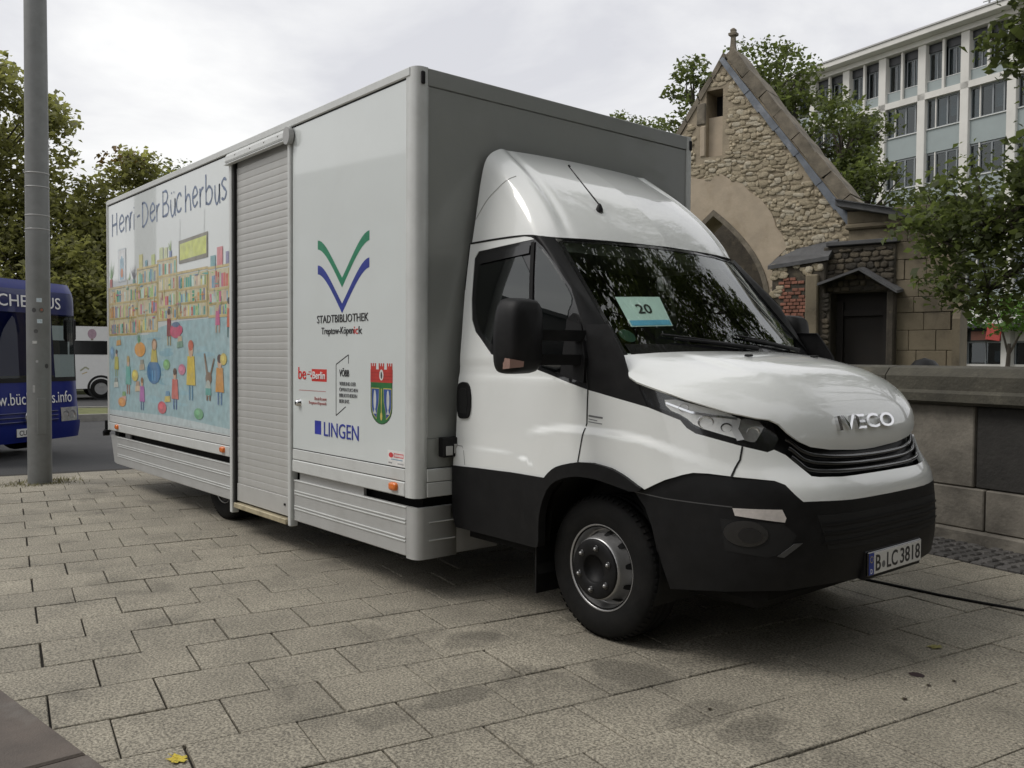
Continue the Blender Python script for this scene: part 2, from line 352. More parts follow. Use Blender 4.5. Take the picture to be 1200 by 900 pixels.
QUARTER=[(0.632,2.044),(0.671,2.022),(0.723,1.982),(0.786,1.926),(0.847,1.868),(0.907,1.808),(0.944,1.766),(0.961,1.74),(0.961,1.71),(0.944,1.676),(0.94,1.606),(0.944,1.554),(0.948,1.502),(0.947,1.423),(0.936,1.367),(0.879,1.352),(0.775,1.377),(0.751,1.435),(0.727,1.494),(0.701,1.553),(0.692,1.619),(0.682,1.685),(0.672,1.751),(0.66,1.818),(0.648,1.885),(0.64,1.964)]
COWL=[(1.133,1.271),(1.443,1.2),(1.406,1.317),(1.37,1.345),(1.327,1.455),(1.231,1.598),(1.062,1.602),(1.103,1.429)]
FENDER=[(1.133,1.271),(1.133,1.216),(1.133,1.16),(1.131,1.104),(1.116,1.039),(1.101,0.973),(1.086,0.907),(1.204,0.914),(1.278,0.9),(1.325,0.874),(1.368,0.836),(1.396,0.816),(1.432,0.844),(1.47,0.87),(1.536,0.9),(1.576,0.913),(1.63,0.914),(1.669,0.91),(1.708,0.906),(1.736,0.942),(1.761,0.978),(1.783,1.038),(1.742,1.051),(1.701,1.064),(1.66,1.077),(1.618,1.089),(1.588,1.113),(1.569,1.147),(1.521,1.168),(1.483,1.184),(1.445,1.2),(1.393,1.214),(1.338,1.228),(1.279,1.242),(1.214,1.257)]
HLSUR=[(1.406,1.319),(1.461,1.3),(1.513,1.281),(1.563,1.262),(1.61,1.243),(1.651,1.23),(1.692,1.216),(1.731,1.202),(1.771,1.189),(1.826,1.176),(1.881,1.163),(1.931,1.155),(1.937,1.124),(1.938,1.068),(1.902,1.024),(1.873,1.013),(1.828,1.026),(1.783,1.038),(1.742,1.051),(1.701,1.064),(1.66,1.077),(1.618,1.089),(1.588,1.113),(1.569,1.147),(1.521,1.168),(1.483,1.184),(1.445,1.2),(1.426,1.259)]
LENS=[(1.452,1.299),(1.518,1.277),(1.554,1.266),(1.588,1.254),(1.626,1.241),(1.662,1.228),(1.699,1.216),(1.734,1.204),(1.77,1.192),(1.805,1.18),(1.861,1.163),(1.901,1.153),(1.918,1.143),(1.913,1.133),(1.897,1.113),(1.871,1.082),(1.852,1.062),(1.839,1.051),(1.822,1.049),(1.801,1.054),(1.772,1.064),(1.734,1.077),(1.693,1.091),(1.648,1.105),(1.622,1.116),(1.613,1.123),(1.603,1.135),(1.591,1.151),(1.569,1.167),(1.538,1.183),(1.504,1.196),(1.469,1.206),(1.444,1.235),(1.426,1.284)]
LAMPIN=[(1.567,1.241),(1.611,1.23),(1.654,1.218),(1.689,1.207),(1.725,1.197),(1.781,1.177),(1.801,1.154),(1.787,1.129),(1.781,1.105),(1.784,1.08),(1.768,1.073),(1.733,1.084),(1.694,1.097),(1.65,1.112),(1.618,1.131),(1.599,1.154),(1.573,1.173),(1.54,1.189),(1.522,1.211),(1.521,1.239)]
LAMPTURN=[(1.834,1.16),(1.886,1.147),(1.896,1.122),(1.867,1.087),(1.847,1.065),(1.837,1.057),(1.821,1.057),(1.8,1.065),(1.785,1.08),(1.777,1.105),(1.782,1.129),(1.8,1.154)]
BUMPW=[(1.783,1.038),(1.828,1.026),(1.873,1.013),(1.902,1.024),(1.941,1.0),(1.961,0.974),(1.98,0.948),(2.004,0.907),(2.033,0.901),(2.076,0.898),(2.116,0.894),(2.146,0.893),(2.17,0.89),(2.155,0.843),(2.148,0.792),(2.118,0.794),(2.085,0.796),(2.036,0.799),(1.986,0.801),(1.937,0.801),(1.912,0.831),(1.888,0.875),(1.856,0.892),(1.819,0.896),(1.782,0.9),(1.745,0.903),(1.708,0.906),(1.736,0.942),(1.761,0.978)]
GRILLE=[(1.931,1.155),(1.962,1.135),(1.983,1.097),(2.016,1.054),(2.052,1.029),(2.088,1.02),(2.122,1.011),(2.161,1.005),(2.188,0.998),(2.183,0.942),(2.17,0.89),(2.146,0.893),(2.116,0.894),(2.076,0.898),(2.033,0.901),(2.004,0.907),(1.98,0.948),(1.961,0.974),(1.941,1.0),(1.902,1.024),(1.938,1.068),(1.937,1.124)]
BUMPB=[(1.396,0.816),(1.432,0.844),(1.47,0.87),(1.536,0.9),(1.576,0.913),(1.62,0.911),(1.665,0.909),(1.708,0.906),(1.745,0.903),(1.782,0.9),(1.819,0.896),(1.856,0.892),(1.888,0.875),(1.912,0.831),(1.937,0.801),(1.986,0.801),(2.036,0.799),(2.085,0.796),(2.118,0.794),(2.148,0.792),(2.146,0.74),(2.144,0.689),(2.143,0.637),(2.144,0.585),(2.146,0.531),(2.152,0.475),(2.161,0.415),(2.129,0.42),(2.092,0.423),(2.054,0.424),(2.009,0.422),(1.964,0.418),(1.921,0.412),(1.879,0.404),(1.836,0.403),(1.794,0.4),(1.753,0.396),(1.712,0.391),(1.672,0.385),(1.635,0.382),(1.599,0.378),(1.562,0.373),(1.524,0.368),(1.486,0.362),(1.472,0.404),(1.459,0.446),(1.446,0.492),(1.433,0.538),(1.424,0.593),(1.415,0.647),(1.403,0.689),(1.392,0.731),(1.373,0.764),(1.355,0.798)]
ARCH=[(0.786,0.472),(0.792,0.565),(0.801,0.64),(0.814,0.699),(0.827,0.745),(0.84,0.778),(0.859,0.807),(0.885,0.832),(0.914,0.853),(0.946,0.87),(0.993,0.885),(1.055,0.9),(1.116,0.909),(1.176,0.913),(1.223,0.911),(1.26,0.904),(1.29,0.894),(1.314,0.881),(1.336,0.865),(1.358,0.846),(1.375,0.831),(1.389,0.821),(1.386,0.812),(1.367,0.803),(1.348,0.801),(1.327,0.808),(1.303,0.815),(1.276,0.823),(1.248,0.83),(1.219,0.836),(1.177,0.838),(1.118,0.838),(1.057,0.831),(0.995,0.815),(0.944,0.795),(0.906,0.771),(0.874,0.734),(0.848,0.686),(0.83,0.638),(0.819,0.592),(0.814,0.534),(0.811,0.465),(0.803,0.429),(0.789,0.426)]
SILL=[(0.027,0.785),(0.141,0.789),(0.25,0.793),(0.355,0.795),(0.457,0.797),(0.555,0.8),(0.653,0.8),(0.748,0.8),(0.84,0.8),(0.821,0.728),(0.808,0.67),(0.794,0.611),(0.791,0.549),(0.787,0.488),(0.782,0.425),(0.768,0.418),(0.676,0.418),(0.58,0.418),(0.481,0.419),(0.379,0.419),(0.274,0.419),(0.166,0.419),(0.054,0.419),(0.025,0.503),(0.027,0.574),(0.028,0.645),(0.028,0.715)]
DRL=[(1.688,0.767),(1.857,0.768),(1.87,0.731),(1.864,0.712),(1.695,0.734)]
FOG=[(1.73,0.657)]
FOGR=[(1.681,0.653),(1.782,0.661),(1.731,0.71),(1.729,0.6)]
SLASH=[(1.834,0.561),(1.894,0.618),(1.925,0.621),(1.858,0.557)]
CREASE=[(0.721,1.065),(0.927,1.092),(1.113,1.099),(1.386,1.078),(1.557,1.02)]
CREASE2=[(0.043,0.92),(0.611,0.927),(0.71,0.894),(0.799,0.848)]
BUMPLIP=[(1.355,0.798),(1.464,0.783),(1.637,0.774),(1.688,0.771)]
HANDLE=[(0.071,1.274),(0.084,1.279),(0.097,1.283),(0.112,1.285),(0.127,1.284),(0.144,1.282),(0.157,1.274),(0.168,1.26),(0.177,1.24),(0.182,1.214),(0.185,1.189),(0.185,1.164),(0.184,1.14),(0.18,1.116),(0.174,1.097),(0.166,1.084),(0.156,1.075),(0.143,1.072),(0.13,1.07),(0.115,1.069),(0.1,1.069),(0.083,1.071),(0.07,1.084),(0.062,1.109),(0.057,1.146),(0.056,1.194),(0.058,1.231),(0.063,1.258)]
BADGE=[(1.134,1.152),(1.241,1.141),(1.241,1.112),(1.131,1.117)]
FUELLID=[(0.034,0.909),(0.127,0.901),(0.145,0.802)]
REPEATER=[(1.663,1.102)]
HOOD=[(1.0,0.862),(0.95,0.905),(0.878,0.956),(0.813,0.982),(0.745,0.983),(0.698,0.979),(0.646,0.977),(0.595,0.974),(0.55,0.969),(0.512,0.961),(0.48,0.951),(0.451,0.94),(0.426,0.926),(0.401,0.911),(0.379,0.896),(0.357,0.879),(0.336,0.86),(0.316,0.841),(0.3,0.819),(0.284,0.795),(0.268,0.77),(0.252,0.743),(0.241,0.717),(0.23,0.689),(0.196,0.65),(0.168,0.634),(0.139,0.616),(0.105,0.587),(0.07,0.553),(0.048,0.517),(0.025,0.478),(0.012,0.43),(-0.001,0.379),(-0.015,0.325),(-0.024,0.251),(-0.034,0.172),(-0.043,0.09)]
NOZ=[(0.756,0.302),(0.748,-0.305)]
HOODLINE=[(0.905,0.572),(0.7,0.568),(0.549,0.581)]
# ================================================================== GROUND
def sheet(name, pts, z, material):
    me = bpy.data.meshes.new(name); me.from_pydata([(p[0], p[1], z) for p in pts], [], [tuple(range(len(pts)))]); me.update()
    return link(name, me, material, kind='structure')
def uvpoly(*q): return [uv(a, b) for a, b in q]
asphalt = mat('asphalt', (.034, .034, .035), .78, var=.25, vscale=.8, bump=.35, bscale=120, coords='World', dirt=((.065, .064, .06), .45, .45, .7, .5))
joint = mat('joint_grit', (.030, .027, .022), .95, var=.4, vscale=25, bump=.5, bscale=150, coords='World')
soil = mat('churchyard_ground', (.055, .060, .028), .95, var=.4, vscale=2.5, bump=.5, bscale=30, coords='World')
plazam = mat('plaza_paving', (.27, .255, .225), .85, var=.15, vscale=1.2, bump=.2, bscale=90, coords='World')
kerbm = mat('kerb_stone', (.105, .086, .072), .7, var=.3, vscale=5, bump=.25, bscale=120, coords='World', dirt=((.20, .19, .17), 3.5, .52, .7, .5))
cobm = mat('cobble_stone', (.085, .08, .075), .75, var=.25, vscale=20, bump=.3, bscale=100, island=.35)

# granite slab: salt-and-pepper grain, weathering per slab, damp stains with their own outline
slabm = mat('granite_slab', (.272, .248, .196), .82, var=.24, vscale=1.4, bump=.5, bscale=95, coords='World')
n = slabm.node_tree; b = n.nodes['Principled BSDF']
geo = n.nodes.new('ShaderNodeNewGeometry')
cur = b.inputs['Base Color'].links[0].from_socket
def mulmap(cur, fac_socket, lo, hi, a, c):
    r = n.nodes.new('ShaderNodeMapRange'); r.inputs[1].default_value = lo; r.inputs[2].default_value = hi; r.inputs[3].default_value = a; r.inputs[4].default_value = c
    n.links.new(fac_socket, r.inputs[0]); x = n.nodes.new('ShaderNodeMix'); x.data_type = 'RGBA'; x.blend_type = 'MULTIPLY'; x.inputs[0].default_value = 1
    n.links.new(cur, x.inputs[6]); n.links.new(r.outputs[0], x.inputs[7]); return x.outputs[2]
g1 = n.nodes.new('ShaderNodeTexNoise'); g1.inputs['Scale'].default_value = 88; g1.inputs['Detail'].default_value = 3; g1.inputs['Roughness'].default_value = .7
n.links.new(geo.outputs['Position'], g1.inputs['Vector']); cur = mulmap(cur, g1.outputs['Fac'], .38, .62, .50, 1.46)
vo = n.nodes.new('ShaderNodeTexVoronoi'); vo.inputs['Scale'].default_value = 64; n.links.new(geo.outputs['Position'], vo.inputs['Vector'])
cur = mulmap(cur, vo.outputs['Distance'], .08, .28, .45, 1.0)
oi = n.nodes.new('ShaderNodeObjectInfo'); cur = mulmap(cur, oi.outputs['Random'], 0, 1, .94, 1.06)
dn = n.nodes.new('ShaderNodeTexNoise'); dn.inputs['Scale'].default_value = 2.1; dn.inputs['Detail'].default_value = 5; dn.inputs['Distortion'].default_value = .4
n.links.new(geo.outputs['Position'], dn.inputs['Vector']); cur = mulmap(cur, dn.outputs['Fac'], .58, .68, 1.0, .74)
# spilled-water patches (position, radii)
wob = n.nodes.new('ShaderNodeTexNoise'); wob.inputs['Scale'].default_value = 7; wob.inputs['Detail'].default_value = 9; n.links.new(geo.outputs['Position'], wob.inputs['Vector'])
for (sx, sy, rx, ry, k) in [(1.60, .13, .24, .16, .66), (2.06, 0.0, .10, .20, .72), (1.30, -.64, .10, .17, .66), (1.28, -.98, .09, .16, .76), (2.28, .02, .09, .18, .72), (.76, -.16, .10, .2, .78), (.30, -.5, .16, .12, .80), (.52, -.36, .09, .2, .8), (2.46, -.08, .12, .1, .78)]:
    vm = n.nodes.new('ShaderNodeVectorMath'); vm.operation = 'SUBTRACT'; n.links.new(geo.outputs['Position'], vm.inputs[0]); vm.inputs[1].default_value = (sx, sy, 0)
    vd = n.nodes.new('ShaderNodeVectorMath'); vd.operation = 'DIVIDE'; n.links.new(vm.outputs[0], vd.inputs[0]); vd.inputs[1].default_value = (rx, ry, 1)
    vl = n.nodes.new('ShaderNodeVectorMath'); vl.operation = 'LENGTH'; n.links.new(vd.outputs[0], vl.inputs[0])
    ad = n.nodes.new('ShaderNodeMath'); ad.operation = 'MULTIPLY_ADD'; n.links.new(wob.outputs['Fac'], ad.inputs[0]); ad.inputs[1].default_value = 1.1; n.links.new(vl.outputs['Value'], ad.inputs[2])
    cur = mulmap(cur, ad.outputs[0], 1.36, 1.62, k, 1.0)
n.links.new(cur, b.inputs['Base Color'])

sheet('ground', [(-400, -400), (400, -400), (400, 400), (-400, 400)], -.06, plazam)
sheet('road', uvpoly((-7.42, -60), (-7.42, 4.4), (-60, 4.4), (-60, -60)), -.030, asphalt)
pave = sheet('pavement', uvpoly((-7.42, -3.3), (6.2, -3.3), (6.2, 3.83), (-7.42, 3.83)), -.018, joint)
sheet('plaza', uvpoly((6.2, -60), (60, -60), (60, 3.83), (6.2, 3.83)), -.010, plazam)
sheet('plaza_edge', uvpoly((-7.42, -60), (6.2, -60), (6.2, -3.3), (-7.42, -3.3)), -.008, plazam)
sheet('churchyard', uvpoly((-60, 4.72), (60, 4.72), (60, 120), (-60, 120)), -.02, soil)

# slabs, running bond: rows across u, joints every 0.417 m along v
rows = [1.31]
while rows[0] > -7.2: rows.insert(0, rows[0]-(.385 if rows[0] > .1 else .3625))
rows = [r for r in rows if r >= -7.42]
k0 = rows.index(1.31)
while rows[-1] < 5.9: rows.append(rows[-1]+.385)
PV = .417
def slab_mesh(seed):
    rg = random.Random(seed); m = MB(); q = .5
    # unit slab with a worn arris
    e = .0075
    V = []
    for (s, z) in ((1, -.035), (1, -.0035), (1-e*2, 0.0)):
        for (a, c) in ((-q, -q), (q, -q), (q, q), (-q, q)): V.append((a*s+rg.uniform(-.003, .003), c*s+rg.uniform(-.003, .003), z))
    F = [(0, 1, 5, 4), (1, 2, 6, 5), (2, 3, 7, 6), (3, 0, 4, 7), (4, 5, 9, 8), (5, 6, 10, 9), (6, 7, 11, 10), (7, 4, 8, 11), (8, 9, 10, 11)]
    me = bpy.data.meshes.new('slab'); me.from_pydata(V, [], F); me.materials.append(slabm); me.update(); return me
SLM = [slab_mesh(i) for i in range(6)]
cells = []
for k in range(len(rows)-1):
    ua, ub = rows[k], rows[k+1]
    off = .17 if (k-k0) % 2 == 0 else -.04
    j = math.floor((-3.3-off)/PV)
    while off+j*PV < 3.83:
        va, vb = max(off+j*PV, -3.3), min(off+(j+1)*PV, 3.83)
        if vb-va > .05: cells.append((ua, ub, va, vb))
        j += 1
def cell_rank(cl):
    p = uv((cl[0]+cl[1])/2, (cl[2]+cl[3])/2); d = p-cam.matrix_world.translation
    z = d.dot(fw); x = d.dot(r2); vis = z > 1.2 and abs(x) < z*.62
    hidden = (-5.8 < p.x < 1.9 and .45 < p.y < 2.3)
    return (not vis, hidden, d.length)
cells.sort(key=cell_rank)
rest = MB()
for i, (ua, ub, va, vb) in enumerate(cells):
    gu, gv = .0075, .0090
    p = uv((ua+ub)/2+rng.uniform(-.002, .002), (va+vb)/2+rng.uniform(-.002, .002)); dz = rng.uniform(-.003, .003)
    if i < 300:
        o = link('slab', SLM[i % 6], None, pave); o.location = (p.x, p.y, dz); o.rotation_euler = (rng.uniform(-.002, .002), rng.uniform(-.002, .002), UA+rng.uniform(-.003, .003)+(math.pi if i % 2 else 0))
        o.scale = (ub-ua-gu, vb-va-gv, 1)
    else:
        me = SLM[i % 6]; V = []
        for vv in me.vertices:
            x, y = vv.co.x*(ub-ua-gu), vv.co.y*(vb-va-gv); V.append((p.x+x*UX-y*UY, p.y+x*UY+y*UX, vv.co.z+dz))
        rest.add(V, [tuple(pl.vertices) for pl in me.polygons])
rest.build('slab', slabm, pave, kind='stuff')

# kerb of dark granite at the near left corner
ka = Vector((-.9, -2.236, 0)); kd = Vector((1.0, .130, 0)).normalized(); kn = Vector((kd.y, -kd.x, 0))
kerb = sheet('kerb', [ka-kn*0+kn*.004, ka+kd*3.2+kn*.004, ka+kd*3.2+kn*.55, ka+kn*.55], .002, joint)
for (t0, t1) in ((0, .86), (.87, 1.815), (1.83, 3.2)):
    m = MB()
    q = [ka+kd*t0+kn*.008, ka+kd*t1+kn*.008, ka+kd*(t1-.05)+kn*.36, ka+kd*(t0-.05)+kn*.36]
    V = [(p.x, p.y, -.02) for p in q]+[(p.x, p.y, .010) for p in q]
    cc = sum(q, Vector())/4; V += [((p.x-cc.x)*.985+cc.x, (p.y-cc.y)*.97+cc.y, .018) for p in q]
    m.add(V, [(0, 1, 5, 4), (1, 2, 6, 5), (2, 3, 7, 6), (3, 0, 4, 7), (4, 5, 9, 8), (5, 6, 10, 9), (6, 7, 11, 10), (7, 4, 8, 11), (8, 9, 10, 11)])
    m.build('kerb_stone', kerbm, kerb)

# cobble strip along the foot of the wall: too small to pick apart
cb = MB()
u = -3.0
while u < 3.2:
    v = 3.85; 
    while v < 4.40:
        du, dv = rng.uniform(.075, .10), rng.uniform(.078, .095); z = rng.uniform(-.004, .004)
        V = []
        for s, zz in ((1, -.03), (1, z), (.72, z+.012)):
            for (a, c) in ((-.5, -.5), (.5, -.5), (.5, .5), (-.5, .5)):
                p = uv(u+du/2+a*(du-.014)*s, v+dv/2+c*(dv-.014)*s); V.append((p.x, p.y, zz))
        cb.add(V, [(0, 1, 5, 4), (1, 2, 6, 5), (2, 3, 7, 6), (3, 0, 4, 7), (4, 5, 9, 8), (5, 6, 10, 9), (6, 7, 11, 10), (7, 4, 8, 11), (8, 9, 10, 11)])
        v += dv
    u += .092
sheet('cobble_bed', uvpoly((-7.42, 3.83), (60, 3.83), (60, 4.72), (-7.42, 4.72)), -.014, joint)
cobs = cb.build('cobble_strip', cobm); cobs['kind'] = 'stuff'; tag(cobs, 'dark cobblestone strip along the foot of the low wall', 'cobbles')

# far verge across the road
verge = mat('verge_grass', (.12, .13, .045), .95, var=.4, vscale=3, bump=.6, bscale=40, coords='World')
kerb2 = mat('pale_kerb', (.30, .29, .26), .85, var=.2, coords='World')
m = MB(); 
def uvbox(mb, u0, u1, v0, v1, z0, z1):
    V = [uv(u, v, z) for z in (z0, z1) for v in (v0, v1) for u in (u0, u1)]
    return mb.add(V, [(0, 2, 3, 1), (4, 5, 7, 6), (0, 1, 5, 4), (2, 6, 7, 3), (0, 4, 6, 2), (1, 3, 7, 5)])
uvbox(m, -19.5, -16.6, -20, 4.4, -.06, .09); m.build('verge', verge, kind='structure')
m = MB(); uvbox(m, -16.59, -16.45, -20, 4.4, -.06, .12); uvbox(m, -19.65, -19.51, -20, 4.4, -.06, .12); m.build('verge_kerb', kerb2, kind='structure')
m = MB(); uvbox(m, -60, -30.5, -60, 60, -.06, .10); m.build('park_ground', soil, kind='structure')

# ================================================================== LOW STONE WALL
stone1 = mat('wall_sandstone', (.235, .215, .18), .85, var=.3, vscale=3, bump=.5, bscale=35, dirt=((.07, .063, .053), 2.0, .44, .68, .75))
stone_soot = mat('sooty_sandstone', (.035, .033, .030), .8, var=.3, vscale=4, bump=.5, bscale=35, dirt=((.27, .245, .20), 1.9, .60, .66, .95))
stone_cop = mat('mossy_coping', (.075, .070, .054), .9, var=.35, vscale=4, bump=.6, bscale=40, dirt=((.20, .185, .14), 3.2, .52, .72, .6))
stone_core = mat('wall_core', (.05, .045, .038), .95, var=.2)
wall = empty('churchyard_wall', uv(0, 4.6, 0), UA, 'low sandstone churchyard wall with mossy coping behind the truck', 'wall')
def wblock(name, u0, u1, v0, v1, z0, z1, material, bev=.008):
    o = MB().box(u0, u1, v0-4.6, v1-4.6, z0, z1, bev).build(name, material, wall); return o
wblock('wall_core', -8, 8, 4.56, 4.80, 0, 1.05, stone_core, 0)
for (u0, u1) in ((-8, -6.1), (-6.09, -4.2), (-4.19, -2.3), (-2.29, -.75), (-.745, .562), (.578, 1.98), (1.99, 3.9), (3.91, 6), (6.01, 8)):
    wblock('wall_block', u0, u1, 4.51 if u0 != .578 else 4.525, 4.85, .432, 1.07, stone_soot if u0 in (.578, 3.91) else stone1)
for (u0, u1) in ((-8, -5.5), (-5.49, -3.4), (-3.39, -1.3), (-1.29, .664), (.68, 2.3), (2.31, 4.2), (4.21, 8)):
    wblock('wall_block', u0, u1, 4.49, 4.86, .105, .425, stone1)
for (u0, u1) in ((-8, -4), (-3.995, -.6), (-.595, 1.7), (1.705, 8)):
    wblock('plinth_block', u0, u1, 4.44, 4.88, -.02, .10, stone1, .015)
for (u0, u1) in ((-8, -5), (-4.99, -2.6), (-2.59, -.2), (-.19, 1.62), (1.63, 3.6), (3.61, 8)):
    pr = [(4.46, 1.075), (4.42, 1.10), (4.42, 1.165), (4.445, 1.19), (4.445, 1.30), (4.50, 1.365), (4.66, 1.385), (4.82, 1.365), (4.90, 1.30), (4.90, 1.10), (4.86, 1.075)]
    m = MB(); m.prism([(a-4.6, b) for a, b in pr], 'x', u0, u1); o = m.build('coping_stone', stone_cop, wall)
# ================================================================== LIBRARY TRUCK : BOX BODY
truck = empty('library_truck', (0, 0, 0), 0, 'white mobile library box truck with mural, roller shutter and grey side skirts', 'truck')
L0, W, ZT, ZB = -6.07, 2.54, 3.10, .602
# inner carcass (floor, roof, walls) behind all the visible skins
m = MB(); m.box(L0+.03, -.03, .03, W-.03, ZB+.01, ZT-.012); m.build('box_carcass', alu_dark, truck)
m = MB(); m.box(L0+.02, -.02, .02, W-.02, ZT-.010, ZT+.002, .003); m.build('box_roof', boxpaint, truck)
# side skins on the kerb side, one behind and one ahead of the shutter
skin_rear = boxobj('side_panel', (-5.985, -2.665, .006, .028, .772, 3.043), boxpaint, truck, .002)
skin_front = boxobj('side_panel', (-1.556, -.102, .006, .028, .772, 3.043), boxpaint, truck, .002)
boxobj('side_panel', (-5.985, -.102, W-.028, W-.006, .61, 3.043), boxpaint, truck, .002)
boxobj('side_panel', (L0+.006, L0+.028, .1, W-.1, .61, 3.0), boxpaint, truck, .002)     # tail
# roof edge profile
for y0, y1 in ((-.006, .07), (W-.07, W+.006)):
    m = MB(); m.box(-5.99, -.055, y0, y1, 3.052, 3.106, .006); m.build('roof_rail', alu, truck)
boxobj('roof_rail', (-5.99, -.055, .0045, .03, 3.0435, 3.0515), gap, truck)
def corner(x, sgn, y, ys, r=.055, lx=.10, ly=.085, z0=ZB, z1=ZT+.004):
    """rounded corner profile; sgn: +1 nose, -1 tail; ys: +1 kerb side, -1 road side"""
    pts = [(x-sgn*lx, y), (x-sgn*r, y)]
    for i in range(1, 8):
        a = math.pi/2*i/8; pts.append((x-sgn*r+sgn*r*math.sin(a), y+ys*(r-r*math.cos(a))))
    pts += [(x, y+ys*r), (x, y+ys*ly), (x-sgn*.03, y+ys*ly), (x-sgn*.03, y+ys*.03), (x-sgn*lx, y+ys*.03)]
    return MB().prism(pts, 'z', z0, z1, True)
corner(0, 1, 0, 1).build('corner_post', alu, truck); corner(0, 1, W, -1).build('corner_post', alu, truck)
corner(L0, -1, 0, 1).build('corner_post', alu, truck); corner(L0, -1, W, -1).build('corner_post', alu, truck)
# narrow shadow joint between post and skin
for x in (-.1015, -5.9845): boxobj('joint_strip', (x-.0035 if x > -1 else x-.002, x+.001 if x > -1 else x+.003, .004, .028, .61, 3.043), gap, truck)
# front wall
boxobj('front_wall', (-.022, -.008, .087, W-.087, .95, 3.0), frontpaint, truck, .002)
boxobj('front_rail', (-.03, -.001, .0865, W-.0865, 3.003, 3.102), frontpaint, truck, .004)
boxobj('front_trim', (-.02, -.004, .088, .094, .96, 3.0), alu_dark, truck); boxobj('front_trim', (-.02, -.004, W-.094, W-.088, .96, 3.0), alu_dark, truck)
for y in (.034, W-.062): 
    lm = boxobj('marker_lamp', (-.004, .012, y, y+.028, 3.002, 3.076), black, truck, .006)
# lower front pieces beside the cab
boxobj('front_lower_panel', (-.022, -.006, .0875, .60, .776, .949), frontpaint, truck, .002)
boxobj('front_lower_rail', (-.024, .004, .0875, .60, .694, .770), alu, truck, .004)
boxobj('front_lower_rail', (-.024, .004, .0875, .60, .604, .690), alu, truck, .004)
cb = boxobj('coupling_box', (-.006, .05, .17, .30, .838, .955), black, truck, .006)
boxobj('coupling_plate', (.0505, .056, .185, .235, .85, .905), alu_dark, cb, .003); boxobj('coupling_plate', (.0505, .056, .245, .29, .86, .915), alu_dark, cb, .003)
# sill rails along the kerb side and the road side
for (a, b) in ((-5.985, -2.668), (-1.553, -.102)):
    boxobj('sill_rail', (a, b, .000, .028, .695, .768), alu, truck, .004)
    boxobj('sill_rail', (a, b, -.004, .028, .6045, .6905), alu, truck, .006)
    boxobj('sill_groove', (a, b, .004, .02, .6905, .695), gap, truck)
    boxobj('sill_groove', (a, b, .003, .02, .7682, .7722), gap, truck)
boxobj('sill_rail', (-5.985, -.102, W-.028, W, .605, .768), alu, truck, .004)
# side skirts with two pairs of raised beads
def skirt(a, b, y=.012):
    pr = [(.248, 0), (.545, 0)]
    o = boxobj('side_skirt', (a, b, y, y+.03, .250, .545), skirtm, truck, .005)
    for z in (.456, .348):
        for dz in (-.010, .010):
            boxobj('skirt_bead', (a+.01, b-.004, y-.006, y-.0005, z+dz-.005, z+dz+.005), alu, o, .002)
    boxobj('skirt_lip', (a, b, y-.005, y-.0005, .536, .5445), alu, o, .002)
    return o
skirt(-5.72, -2.668); skirt(-1.553, -.105)
# slanting tail end of the skirt
m = MB(); m.prism([(-5.955, .55), (-5.90, .55), (-5.722, .545), (-5.722, .250), (-5.83, .262)], 'y', .013, .042); o = m.build('skirt_end', skirtm, truck)
# rounded nose piece of the skirt and its return across the front
pts = [(-.104, .012), (-.05, .012)]+[(-.05+.055*math.sin(math.pi/2*i/8), .067-.055*math.cos(math.pi/2*i/8)) for i in range(1, 9)]+[(.005, .30), (-.025, .30), (-.025, .042), (-.104, .042)]
MB().prism(pts, 'z', .240, .545, True).build('skirt_corner', skirtm, truck)
o = boxobj('skirt_return', (-.02, .0035, .301, .62, .25, .54), alu_dark, truck, .004)
for z in (.456, .348): boxobj('skirt_bead', (.0055, .009, .10, .29, z-.004, z+.004), alu, o, .001)
# strip that closes the gap above the skirt for a short length, and dark sub-frame behind the gap
boxobj('gap_plate', (-1.50, -.62, .03, .05, .54, .61), alu_dark, truck)
for i, (x0, x1) in enumerate(((-5.86, -5.72), (-5.60, -5.44), (-5.30, -2.7))): boxobj('gap_plate', (x0, x1, .06 if i else .03, .08, .53, .612), dark if i != 1 else alu_dark, truck)
boxobj('subframe', (-5.9, -.05, .09, W-.09, .50, .6), dark, truck); boxobj('subframe', (-5.6, .3, .75, .87, .36, .52), dark, truck); boxobj('subframe', (-5.6, .3, 1.67, 1.79, .36, .52), dark, truck)
boxobj('battery_box', (-1.45, -.15, .15, .65, .29, .50), dark, truck); boxobj('fuel_tank', (-1.5, -.2, 1.9, 2.45, .27, .5), dark, truck); boxobj('rear_axle', (-3.3, -3.1, .5, 2.0, .28, .44), dark, truck)
# tail hinge
m = MB(); m.box(-6.10, -6.02, -.02, .03, .575, .60); m.tube([(-6.085, -.03, .56), (-6.085, .03, .56)], .03, 10); m.box(-6.10, -6.085, -.01, .02, .57, .70); m.build('tail_hinge', black, truck)
# orange side markers
for x in (-5.664, -2.80, -.213):
    m = MB(); pts = []
    for i in range(16):
        a = 2*math.pi*i/16; ex = math.copysign(abs(math.cos(a))**.6, math.cos(a)); ez = math.copysign(abs(math.sin(a))**.6, math.sin(a)); pts.append((ex, ez))
    V = [(x+.042*p[0], -.004, .655+.026*p[1]) for p in pts]+[(x+.04*p[0], -.020, .655+.024*p[1]) for p in pts]+[(x+.028*p[0], -.026, .655+.015*p[1]) for p in pts]
    n_ = 16; m.add(V, [(i, (i+1) % n_, (i+1) % n_+n_, i+n_) for i in range(n_)]+[(i+n_, (i+1) % n_+n_, (i+1) % n_+2*n_, i+2*n_) for i in range(n_)]+[tuple(range(2*n_, 3*n_))], True)
    m.build('side_marker', orange, truck)

